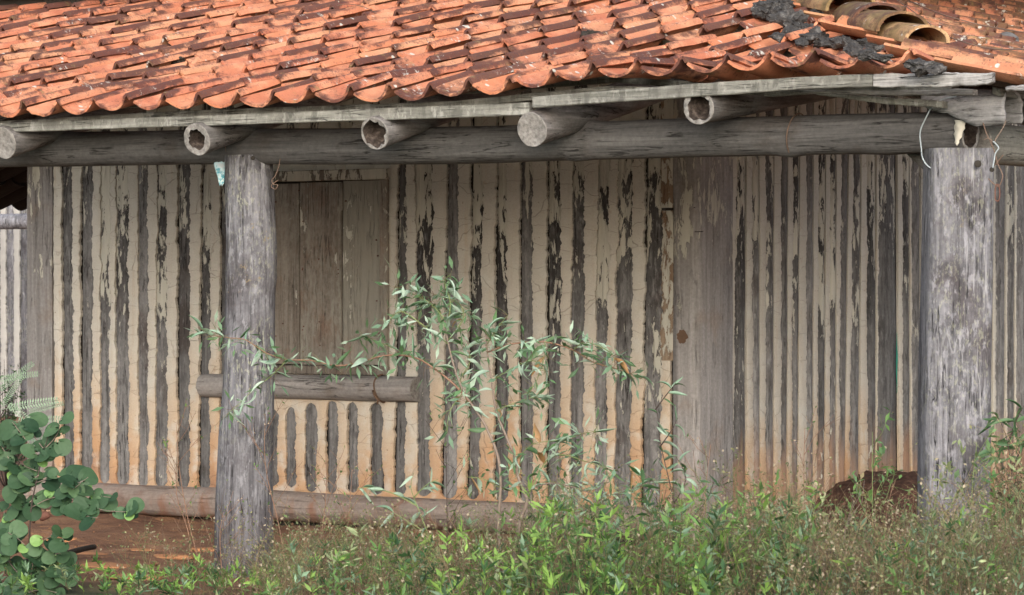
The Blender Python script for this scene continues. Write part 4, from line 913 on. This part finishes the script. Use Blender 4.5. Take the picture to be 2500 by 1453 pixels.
for pts, dy, r0, r1, mt, nl_ in br_list:
    k = len(pts); P3 = [SP(u, v, dy*(i/(k-1))) for i, (u, v) in enumerate(pts)]
    P = sh_.branch(P3, r0, r1, M[mt], 7)
    m_ = len(P); lo = .45 if len(pts) > 9 and dy == 0 else .12
    SHP_ALL += [tuple(P[random.randrange(int(lo*m_), m_)]) for _ in range(nl_*4)]
    for q in range(nl_):
        t = lerp(lo, 1, (q+random.random()*.8)/nl_); i = min(m_-2, int(t*(m_-1))); p = P[i]; d = (P[i+1]-P[i]).normalized()
        side = RT*random.choice((-1, 1))*random.uniform(.3, 1.1) + UP*random.gauss(-.15, .55) + FW*random.gauss(0, .45)
        dd = d*random.uniform(.2, .9)+side
        if sh_.n < 290: sh_.leaf(p+Vector((0, 0, -.002)), dd, random.uniform(.055, .108), L_dry if random.random() < .035 else (L_dk if random.random() < .16 else L_gl))
print('shrub leaves', sh_.n); SHP = SHP_ALL
# second: slender shrub stem by the corner post of the wall
b2 = SP(1655, 1430, -.2); b2.z = 0
s2 = Plant('sapling', 'slender sapling with curled leaves in front of the house corner post', 'sapling', base=b2)
for pts, nl_ in (([(1655, 1430), (1648, 1250), (1628, 1150), (1612, 1080), (1605, 1010), (1590, 950)], 16), ([(1645, 1230), (1675, 1170), (1650, 1115)], 6), ([(1612, 1090), (1640, 1050), (1655, 1020)], 5), ([(1600, 1000), (1630, 960), (1650, 935)], 5), ([(1652, 1300), (1720, 1230), (1745, 1170)], 8), ([(1650, 1320), (1600, 1260), (1560, 1240)], 6)):
    P = s2.branch([SP(u, v, -.2) for u, v in pts], .003, .001, M['twig_dark'])
    for q in range(nl_):
        i = random.randrange(2, len(P)-1); s2.leaf(P[i], RT*random.gauss(0, 1)+UP*random.gauss(.1, .5)+FW*random.gauss(0, .5), random.uniform(.045, .09), L_dk if random.random() < .4 else L_gl)
b3 = SP(1075, 1430, .0); b3.z = 0
s3 = Plant('sapling', 'low sapling with a few curled leaves left of the tall shrub', 'sapling', base=b3)
for pts, nl_ in (([(1075, 1430), (1050, 1320), (1020, 1240), (1003, 1190), (1010, 1155)], 8), ([(1018, 1235), (960, 1205), (900, 1190), (870, 1195)], 8), ([(1010, 1215), (1040, 1185), (1070, 1170)], 5), ([(1040, 1300), (990, 1270), (950, 1245)], 5)):
    P = s3.branch([SP(u, v, 0) for u, v in pts], .003, .001, M['stem_green'])
    for q in range(nl_):
        i = random.randrange(2, len(P)-1); s3.leaf(P[i], RT*random.gauss(0, 1)+UP*random.gauss(.0, .6)+FW*random.gauss(0, .5), random.uniform(.06, .10), L_gl)
# leafy branch right of the corner post
b4 = SP(2490, 1430, .5); b4.z = 0
s4 = Plant('shrub', 'dark green leafy shrub at the right edge behind the corner post', 'shrub', base=b4)
for pts, nl_ in (([(2490, 1430), (2475, 1250), (2470, 1150), (2455, 1060), (2430, 1010)], 18), ([(2470, 1150), (2500, 1080), (2530, 1030)], 14), ([(2472, 1180), (2440, 1120), (2425, 1080)], 12), ([(2462, 1080), (2480, 1030), (2500, 990)], 8)):
    P = s4.branch([SP(u, v, .5) for u, v in pts], .004, .001, M['twig_dark'])
    for q in range(nl_):
        i = random.randrange(3, len(P)-1); s4.leaf(P[i], RT*random.gauss(0, 1)+UP*random.gauss(-.1, .6)+FW*random.gauss(0, .5), random.uniform(.06, .11), L_dk)
# round-leaved bush, bottom left
def round_leaf(seed, n=18):
    V = [(0, .12, 0)]; rnd = random.Random(seed)
    for ring_ in (.55, 1.0):
        for k in range(n+1):
            a = lerp(.16, 2*math.pi-.16, k/n); r = .5*ring_*(1+.05*math.sin(a*3+seed)); x = math.sin(a)*r; y = .5-math.cos(a)*r*1.02
            if ring_ < 1: y = lerp(.12, y, .98)
            V.append((x, y, .10*(x*x*1.5)*(1+.3*seed % 1)-.22*(y-.4)**2+.012*math.sin(a*5+seed)))
    Fc = [(0, 1+k, 2+k) for k in range(n)]+[(1+k, n+2+k, n+3+k, 2+k) for k in range(n)]
    return V, Fc
RL = [mesh('leaf', *round_leaf(i), M['round']) for i in range(4)]; RN = [mesh('leaf', *round_leaf(i), M['round_new']) for i in range(2)]
yb_ = -3.9
def BP(u, v, dy=0): return PY(u, v, yb_+dy)
bb_ = BP(40, 1500); bb_.z = 0
bush = Plant('bush', 'bush with round dark green leaves in the lower left corner', 'bush', base=bb_)
bbr = [([(60, 1500), (70, 1400), (75, 1250), (95, 1150), (110, 1090), (125, 1040)], 8), ([(75, 1240), (130, 1215), (190, 1225), (250, 1245), (305, 1250), (322, 1253)], 13), ([(80, 1200), (40, 1150), (10, 1100), (-20, 1060)], 12),
       ([(85, 1180), (140, 1165), (180, 1185), (190, 1225)], 9), ([(70, 1390), (100, 1330), (140, 1300), (160, 1330)], 10), ([(60, 1420), (20, 1370), (-10, 1330)], 10), ([(65, 1430), (120, 1410), (160, 1400), (190, 1420)], 9), ([(70, 1300), (30, 1270), (0, 1240)], 8),
       ([(100, 1120), (60, 1070), (30, 1030)], 8), ([(105, 1100), (140, 1060), (150, 1010)], 5), ([(60, 1440), (10, 1430), (-20, 1410)], 8), ([(90, 1150), (50, 1130), (20, 1080)], 6), ([(190, 1225), (220, 1200), (240, 1210), (275, 1215)], 8), ([(150, 1215), (200, 1255), (240, 1265)], 7), ([(95, 1160), (60, 1180), (20, 1190)], 7), ([(60, 1440), (80, 1380), (60, 1330), (20, 1300)], 12), ([(70, 1400), (110, 1370), (150, 1350), (165, 1390)], 9), ([(60, 1300), (30, 1330), (-10, 1350)], 8), ([(60, 1450), (100, 1440), (150, 1450)], 8), ([(80, 1220), (50, 1240), (20, 1220)], 7), ([(110, 1100), (80, 1060), (50, 1000)], 7), ([(130, 1215), (170, 1200), (215, 1165)], 6)]
for j, (pts, nl_) in enumerate(bbr):
    dy = random.uniform(-.15, .15) if j else 0
    P = bush.branch([BP(u, v, dy*i/(len(pts)-1)) for i, (u, v) in enumerate(pts)], .005 if j == 0 else .0025, .0012, M['twig_dark'] if j == 0 else M['twig'])
    for q in range(nl_):
        t = lerp(.15 if j else .5, 1, (q+.5)/nl_); i = min(len(P)-2, int(t*(len(P)-1))); d = RT*random.gauss(0, .8)+UP*random.gauss(.15, .6)-FW*random.uniform(.1, .8)
        # blades face the sky and the viewer
        nrm = (UP*random.uniform(.4, 1)-FW*random.uniform(.5, 1.2)+RT*random.gauss(0, .4)).normalized(); d = (d-nrm*d.dot(nrm)).normalized(); xa_ = d.cross(nrm)
        Lf = random.uniform(.05, .098); young = random.random() < .10
        mt = Matrix((xa_, d, nrm)).transposed().to_quaternion()
        o = obj('leaf', random.choice(RN if young else RL), bush.o, P[i]-bush.base+RT*random.gauss(0, .012), mt); Lf *= .65 if young else 1; o.scale = (Lf, Lf, Lf); bush.n += 1
print('round leaves', bush.n)
# pinnate fronds
def frond_mesh(seed, L=.32, n=19):
    V = []; Fc = []; path = [Vector((0, L*t, -.10*L*t*t*2)) for t in np.linspace(0, 1, 10)]; tube_data(path, [.0016]*10, 4, V, Fc)
    for k in range(n):
        t = .12+.86*k/n; c = Vector((0, L*t, -.2*L*t*t)); l = .032*(1-.55*abs(t-.45)); w = .0048
        for s in (-1, 1):
            b0 = len(V); dx = Vector((s, .35, -.1+.25*random.random())).normalized(); py = Vector((-.35*s, 1, 0)).normalized()
            V += [c, c+dx*l*.5+py*w, c+dx*l, c+dx*l*.5-py*w]; Fc.append((b0, b0+1, b0+2, b0+3) if s < 0 else (b0+3, b0+2, b0+1, b0))
    return mesh('frond', V, Fc, M['frond'])
FM = [frond_mesh(i) for i in range(3)]
fb = BP(-40, 1500, .3); fb.z = 0; fp = Plant('mimosa', 'feathery pale green fronds above the round-leaved bush', 'plant', base=fb)
P = fp.branch([BP(-40, 1500, .3), BP(-30, 1200, .3), BP(-10, 1050, .3), BP(20, 990, .3), BP(40, 1010, .3)], .004, .002, M['twig_dark'])
for (u, v, du, dv, L) in ((0, 1000, 60, -95, .17), (5, 1000, 130, -30, .24), (30, 1030, 130, -15, .22), (20, 1060, 140, 20, .22), (-10, 960, 55, -50, .2), (60, 1010, 120, -40, .17), (-10, 1040, 80, 30, .2), (-20, 930, 70, -15, .2), (10, 980, 80, 60, .2)):
    d = RT*du+UP*(-dv)+FW*random.uniform(-30, 30); d = d.normalized(); nz_ = (-FW+UP*.35).normalized(); nz_ = (nz_-d*nz_.dot(d)).normalized(); o = obj('frond', random.choice(FM), fp.o, BP(u, v, .25)-fp.base, Matrix((d.cross(nz_), d, nz_)).transposed().to_quaternion()); s_ = L/.32; o.scale = (s_*1.1,)*3
# dark bush behind the left end
def leaf_cloud(name, centers, count, mat, size, spread, tints, V=None):
    pass
LEAFV = np.array([(0, 0, 0), (-.5, .45, .10), (0, .48, 0), (.5, .45, .10), (0, 1, -.05)]); LEAFF = np.array([(0, 2, 1), (0, 3, 2), (1, 2, 4), (2, 3, 4)])
def leaves_np(pos, dirs, length, width, roll):
    """many small folded leaves: arrays N"""
    N = len(pos); d = dirs/np.linalg.norm(dirs, axis=1, keepdims=True); ref = np.tile([0, 0, 1.0], (N, 1)); ref[np.abs(d[:, 2]) > .95] = [1, 0, 0]
    x = np.cross(d, ref); x /= np.linalg.norm(x, axis=1, keepdims=True); z = np.cross(x, d)
    c, s = np.cos(roll)[:, None], np.sin(roll)[:, None]; x, z = x*c+z*s, -x*s+z*c
    V = pos[:, None, :] + x[:, None, :]*(LEAFV[None, :, 0:1]*width[:, None, None]) + d[:, None, :]*(LEAFV[None, :, 1:2]*length[:, None, None]) + z[:, None, :]*(LEAFV[None, :, 2:3]*width[:, None, None])
    return V.reshape(-1, 3), (LEAFF[None]+(np.arange(N)*5)[:, None, None]).reshape(-1, 3)
def np_mesh(name, V, T, cols, mat, extra=None):
    me = bpy.data.meshes.new(name); me.vertices.add(len(V)); me.vertices.foreach_set('co', V.astype(np.float32).ravel())
    me.loops.add(len(T)*3); me.loops.foreach_set('vertex_index', T.astype(np.int32).ravel()); me.polygons.add(len(T)); me.polygons.foreach_set('loop_start', np.arange(0, len(T)*3, 3, dtype=np.int32))
    me.update(calc_edges=True); me.materials.append(mat); colattr(me, 'tint', np.concatenate([cols, np.ones((len(V), 1))], 1)); return me
STV = []
def stems_np(p0, p1, w, bow):
    """thin three-sided stems bent by bow: N -> V,T"""
    N = len(p0); ts = np.array([0, .35, .7, 1]); V = []
    ax = (p1-p0); perp = np.cross(ax, [0, 0, 1.0]); perp /= (np.linalg.norm(perp, axis=1, keepdims=True)+1e-6); q = np.cross(ax/np.linalg.norm(ax, axis=1, keepdims=True), perp)
    for t in ts:
        c = p0+ax*t+bow*(t*(1-t)*4); r = (w*(1-.7*t))[:, None]
        for a in (0, 2.1, 4.2): V.append(c+perp*(r*math.cos(a))+q*(r*math.sin(a)))
    V = np.stack(V, 1); T = []
    for k in range(3):
        for a in range(3): b = (a+1) % 3; T += [(k*3+a, k*3+b, k*3+3+b), (k*3+a, k*3+3+b, k*3+3+a)]
    return V.reshape(-1, 3), (np.array(T)[None]+(np.arange(N)*12)[:, None, None]).reshape(-1, 3)
def merge(parts):
    V = []; T = []; C = []; o = 0
    for v, t, c in parts: V.append(v); T.append(t+o); C.append(c); o += len(v)
    return np.concatenate(V), np.concatenate(T), np.concatenate(C)
CAMn = np.array(CAM); FWn, RTn = np.array(FW), np.array(RT)
def rpx(x, y):
    d = (x-CAM.x)*FW.x+(y-CAM.y)*FW.y; return F/d, 1250+F*((x-CAM.x)*RT.x+(y-CAM.y)*RT.y)/d
PROF = [(-60, 1452), (200, 1440), (350, 1405), (440, 1385), (640, 1395), (690, 1345), (850, 1325), (1000, 1315), (1200, 1330), (1340, 1270), (1500, 1258), (1650, 1272), (1800, 1285), (1950, 1280), (2100, 1300), (2240, 1310), (2400, 1285), (2560, 1230)]
def scatter(n, y0, y1, u0=-40, u1=2540, spread=.25, pw=1.0, boost=0.0):
    out = []
    while len(out) < n:
        y = y0+(y1-y0)*rng.random()**pw; u = rng.uniform(u0, u1); p = PY(u, 700, y); r, _ = rpx(p.x, y)
        if u < 640 and rng.random() < .72: continue
        vt_ = interp(u, PROF); h = HC-(vt_-HOR)/r; h *= 1-spread*abs(rng.normal())
        h *= 1+.50*n1(u*.016, 4)+.25*n1(u*.05+y*3, 6); h += boost*rng.random()
        if h < .05: h = .05+.05*rng.random()
        out.append((p.x, y, h, u))
    return np.array(out)
def tint(n, pal, wts, jit=.18):
    c = np.array(pal)[rng.choice(len(pal), n, p=np.array(wts)/sum(wts))]; return np.clip(c*(1+rng.normal(0, jit, (n, 1))), .01, .8)
GREEN = [(.22, .36, .09), (.11, .21, .065), (.05, .11, .045), (.27, .32, .17), (.17, .26, .17)]
def herbs(n, y0, y1, pal, wts, leafL, leafW, per, u0, u1, spread, pw=1.0, upright=.7, boost=0.0):
    pl = scatter(n, y0, y1, u0, u1, spread, pw, boost); parts = []
    p0 = np.c_[pl[:, 0], pl[:, 1], np.zeros(len(pl))]; lean = rng.normal(0, .16, (len(pl), 2))*pl[:, 2:3]; p1 = np.c_[pl[:, 0]+lean[:, 0], pl[:, 1]+lean[:, 1], pl[:, 2]]
    bow = np.c_[rng.normal(0, .03, (len(pl), 2)), np.zeros(len(pl))]
    v, t = stems_np(p0, p1, np.full(len(pl), .0022), bow); parts.append((v, t, np.repeat(tint(len(pl), [(.12, .13, .05), (.13, .08, .05), (.07, .09, .04)], [1, 1, 1]), 12, 0)))
    k = per; tt = np.clip(rng.random((len(pl), k))**.6, .12, 1)*1.0; tt[:, :4] = rng.uniform(.94, 1, (len(pl), 4))
    pos = (p0[:, None]+(p1-p0)[:, None]*tt[..., None]+bow[:, None]*(tt*(1-tt)*4)[..., None]).reshape(-1, 3)
    az = rng.uniform(0, 2*np.pi, len(pos)); el = rng.normal(upright*.8, .45, len(pos)); dirs = np.c_[np.cos(az)*np.cos(el), np.sin(az)*np.cos(el), np.sin(el)]
    L = rng.uniform(*leafL, len(pos)); col = tint(len(pl), pal, wts, .12).repeat(k, 0)*(1+rng.normal(0, .15, (len(pos), 1)))
    v, t = leaves_np(pos, dirs, L, L*rng.uniform(*leafW, len(pos)), rng.normal(0, .6, len(pos))); parts.append((v, t, np.clip(np.repeat(col, 5, 0), .01, .8)))
    return parts
parts = herbs(430, -5.9, -3.1, GREEN, [5, 4, 2, 1, 1], (.030, .066), (.20, .32), 22, 980, 1960, .34)
parts += herbs(150, -5.6, -2.9, GREEN, [3, 4, 2, 2, 2], (.028, .055), (.2, .3), 16, 640, 1050, .3)
parts += herbs(380, -5.9, -3.1, GREEN, [1, 3, 4, 3, 4], (.022, .05), (.2, .3), 18, 1850, 2540, .25)
parts += herbs(110, -4.6, -3.3, GREEN, [4, 4, 2, 1, 1], (.03, .055), (.22, .32), 14, -40, 660, .3)
v, t, c = merge(parts); o = obj('undergrowth', np_mesh('undergrowth', v, t, c, M['veg'])); tag(o, 'dense low green undergrowth of small leafy herbs along the lower edge', 'undergrowth', kind='stuff')
print('under tris', len(t))
# dry grass and wiry stems
def wiry(n, y0, y1, u0, u1, k, spread, boost, pal, wts, wid=.0012, ln=(.08, .22)):
    pl = scatter(n, y0, y1, u0, u1, spread, 1.0, boost); parts = []; p0 = np.c_[pl[:, 0], pl[:, 1], np.zeros(len(pl))]; lean = rng.normal(0, .2, (len(pl), 2))*pl[:, 2:3]
    p1 = np.c_[pl[:, 0]+lean[:, 0], pl[:, 1]+lean[:, 1], pl[:, 2]]; col = tint(len(pl), pal, wts)
    v, t = stems_np(p0, p1, np.full(len(pl), wid*1.3), np.c_[rng.normal(0, .04, (len(pl), 2)), np.zeros(len(pl))]); parts.append((v, t, np.repeat(col, 12, 0)))
    tt = rng.uniform(.4, 1, (len(pl), k)); q0 = (p0[:, None]+(p1-p0)[:, None]*tt[..., None]).reshape(-1, 3); az = rng.uniform(0, 6.28, len(q0)); el = rng.normal(.8, .35, len(q0)); L = rng.uniform(*ln, len(q0))
    q1 = q0+np.c_[np.cos(az)*np.cos(el)*L, np.sin(az)*np.cos(el)*L, np.sin(el)*L]; v, t = stems_np(q0, q1, np.full(len(q0), wid*.8), rng.normal(0, .012, (len(q0), 3))); parts.append((v, t, np.repeat(col.repeat(k, 0), 12, 0)))
    # seed specks
    m_ = 4; s = rng.uniform(.4, 1, (len(q0), m_)); pos = (q0[:, None]+(q1-q0)[:, None]*s[..., None]).reshape(-1, 3); L = rng.uniform(.006, .016, len(pos)); d = rng.normal(0, 1, (len(pos), 3))
    v, t = leaves_np(pos, d, L, L*.6, rng.uniform(0, 3, len(pos))); parts.append((v, t, np.repeat(tint(len(pos), [(.32, .27, .2), (.2, .2, .1), (.12, .15, .07)], [1, 1, 1.5]), 5, 0)))
    return parts
DRY = [(.30, .22, .13), (.20, .13, .09), (.12, .08, .06), (.16, .2, .09)]
parts = wiry(900, -5.6, -3.0, 640, 2540, 5, .25, .10, DRY, [2, 2, 2, 3]) + wiry(420, -5.9, -3.4, 1800, 2540, 6, .2, .12, DRY, [3, 2, 2, 2]) + wiry(40, -4.4, -3.2, 300, 660, 5, .3, .2, DRY, [1, 2, 2, 2])
v, t, c = merge(parts); o = obj('dry_grass', np_mesh('dry_grass', v, t, c, M['veg'])); tag(o, 'dry wiry grass and seed stalks mixed into the undergrowth', 'dry grass', kind='stuff'); print('dry tris', len(t))
# the shrub's finer leaves and twigs
pos = np.array(SHP)-np.array(sh_.base); N_ = len(pos); dr = rng.normal(0, 1, (N_, 3)); dr[:, 2] -= .1; dr /= np.linalg.norm(dr, axis=1, keepdims=True); tl = rng.uniform(.02, .07, N_)
v1, t1 = stems_np(pos, pos+dr*tl[:, None], np.full(N_, .0011), rng.normal(0, .006, (N_, 3))); L = rng.uniform(.03, .07, N_); d2 = dr+rng.normal(0, .6, (N_, 3))
v2, t2 = leaves_np(pos+dr*tl[:, None], d2, L, L*rng.uniform(.2, .34, N_), rng.normal(0, .9, N_))
v, t, c = merge([(v1, t1, np.repeat(tint(N_, [(.2, .2, .1), (.2, .13, .09)], [1, 1]), 12, 0)), (v2, t2, np.repeat(tint(N_, [(.17, .28, .19), (.32, .42, .34), (.09, .17, .08)], [2, 2, 2]), 5, 0))])
o = obj('fine_foliage', np_mesh('fine_foliage', v, t, c, M['veg']), sh_.o); o['kind'] = 'stuff'
# individual tall weeds
def weed(u, vt, y, label, nb=7, leaves=20, mat='twig_red', cols=((.2, .13, .09),), lsize=.02, seeds=40, lean=0, group='thin tall weeds growing along the verandah'):
    b = PY(u, 700, y); b.z = 0; r, _ = rpx(b.x, y); h = HC-(vt-HOR)/r
    w = Plant('weed', label, 'weed', group, base=b); top = b+Vector((0, 0, h))+RT*lean/r
    P = smooth_path([b, lerp(b, top, .35)+RT*random.gauss(0, .015), lerp(b, top, .7)+RT*random.gauss(0, .02), top], 6)
    V, Fc = tube_data([p-b for p in P], [lerp(.003, .0009, i/(len(P)-1)) for i in range(len(P))], 5); tips = []
    for k in range(nb):
        t = lerp(.3, .95, (k+random.random())/nb); p = P[int(t*(len(P)-1))]; L = random.uniform(.10, .26)*(1.2-t*.6); d = (RT*random.choice((-1, 1))*random.uniform(.3, .9)+FW*random.gauss(0, .4)+UP*random.uniform(.6, 1.3)).normalized()
        q = [p, p+d*L*.5+RT*random.gauss(0, .01), p+d*L+UP*L*.12]; tube_data([x-b for x in q], [.0013, .001, .0007], 4, V, Fc); tips += [lerp(q[0], q[1], random.random()) for _ in range(3)]+[lerp(q[1], q[2], random.random()) for _ in range(5)]+[q[2]]
        for _ in range(2):
            a = lerp(q[0], q[2], random.uniform(.3, .8)); e = a+(d+RT*random.gauss(0, .7)).normalized()*L*.4; tube_data([a-b, e-b], [.0009, .0006], 3, V, Fc); tips += [e, lerp(a, e, .6)]
    obj('stem', mesh('stem', V, Fc, M[mat]), w.o)
    pos = np.array([tuple(random.choice(tips)-b+Vector((random.gauss(0, .004), random.gauss(0, .004), random.gauss(0, .004)))) for _ in range(seeds)]); L = rng.uniform(.005, .012, seeds)
    v1, t1 = leaves_np(pos, rng.normal(0, 1, (seeds, 3)), L, L*.6, rng.uniform(0, 3, seeds)); c1 = np.repeat(tint(seeds, [(.38, .30, .24), (.25, .2, .12), (.12, .16, .07)], [2, 1, 1]), 5, 0); pr = [(v1, t1, c1)]
    if leaves:
        pos = np.array([tuple(random.choice(tips+[P[random.randrange(8, len(P))]])-b) for _ in range(leaves)]); L = rng.uniform(.6, 1.4, leaves)*lsize; d = rng.normal(0, 1, (leaves, 3)); d[:, 2] += .5
        v2, t2 = leaves_np(pos, d, L, L*.4, rng.normal(0, .5, leaves)); pr.append((v2, t2, np.repeat(tint(leaves, cols, [1]*len(cols)), 5, 0)))
    v, t, c = merge(pr); obj('foliage', np_mesh('foliage', v, t, c, M['veg']), w.o)
G = [(.08, .15, .06), (.12, .2, .07)]
weed(500, 1035, -3.25, 'tall wiry weed just left of the window post foot', 9, 30, cols=G, lean=-70, seeds=60)
weed(455, 1120, -3.3, 'brown wiry weed farthest left of the window post', 7, 14, cols=G, lean=-20)
weed(545, 1250, -3.3, 'short weed in front of the window post foot', 6, 20, cols=G)
weed(708, 1010, -3.3, 'tall thin weed hugging the right side of the window post', 10, 30, cols=G, lean=-60, seeds=60)
weed(775, 1110, -3.25, 'twiggy weed under the short poles below the window', 8, 26, cols=G, lean=20, seeds=60)
weed(860, 1150, -3.3, 'fine weed below the window between twiggy weed and sapling', 7, 20, cols=G)
weed(1088, 1040, -3.3, 'dark straight weed between low sapling and tall shrub', 8, 50, 'twig_dark', G, .026, 10)
weed(1350, 1190, -3.4, 'bushy weed at the foot of the tall shrub on its right', 8, 40, cols=G, lsize=.03)
weed(1735, 1085, -3.6, 'fine reddish weed in front of the broad corner post of the wall', 9, 20, cols=G, seeds=60)
weed(1600, 1180, -3.5, 'dark weed left of the slender sapling', 7, 20, 'twig_dark', G)
weed(1985, 1045, -4.0, 'tall seeding weed in front of the middle of the side wall', 10, 20, cols=G, lean=-20, seeds=90)
weed(1880, 1200, -3.9, 'pale weed at the foot of the side wall nearest the wall corner', 7, 20, cols=G, seeds=50)
weed(2105, 1055, -3.8, 'feathery green weed in front of the earth mound', 9, 130, 'stem_green', [(.13, .24, .08), (.1, .19, .09)], .032, 16, lean=25)
weed(2085, 1220, -4.3, 'straw-coloured weed below the earth mound', 8, 10, 'twig', [(.3, .25, .14)], .05, 80)
weed(2180, 1180, -4.0, 'tangled weed between mound and corner post', 8, 40, cols=G, lsize=.03)
weed(2300, 1150, -4.6, 'thin green weed in front of the squared corner post, left side', 8, 50, 'stem_green', [(.14, .2, .08), (.2, .23, .12)], .03, 30)
weed(2385, 1080, -4.6, 'tall green weed in front of the squared corner post, right side', 10, 80, 'stem_green', [(.12, .2, .09), (.16, .22, .1)], .035, 40)
weed(2455, 1120, -4.2, 'brown weed right of the squared corner post', 8, 50, cols=G, seeds=60)
# dark low bushes in the background (left end and right of the post)
def cloud_bush(name, label, c, rad, n, pal, L):
    o_ = empty(name, c, None, label, 'bush'); V, Fc = [], []; tips = []
    for k in range(26):
        d = Vector((random.gauss(0, 1)*rad[0], random.gauss(0, 1)*rad[1], random.uniform(.35, 1)*rad[2])); tube_data([Vector((0, 0, 0)), d*.5+Vector((0, 0, .05)), d], [.004, .0025, .001], 4, V, Fc); tips += [d*random.uniform(.4, 1.05) for _ in range(8)]
    obj('stem', mesh('stem', V, Fc, M['twig_dark']), o_); pos = np.array([tuple(random.choice(tips)) for _ in range(n)])+rng.normal(0, .03, (n, 3)); LL = rng.uniform(.6, 1.3, n)*L
    v, t = leaves_np(pos, rng.normal(0, 1, (n, 3)), LL, LL*.35, rng.uniform(0, 3, n)); obj('foliage', np_mesh('foliage', v, t, np.repeat(tint(n, pal, [1]*len(pal)), 5, 0), M['veg']), o_)
p = PY(15, 1180, 1.2); p.z = 0
cloud_bush('bush', 'dark twiggy bush behind the left end of the wall', p, (.30, .3, 1.0), 900, [(.03, .07, .03), (.05, .1, .04)], .035)
p = PX(2475, 1200, .8); p.z = 0
cloud_bush('bush', 'dry dark bush against the side wall right of the corner post', p, (.22, .22, .42), 700, [(.05, .07, .035), (.10, .08, .05)], .03)
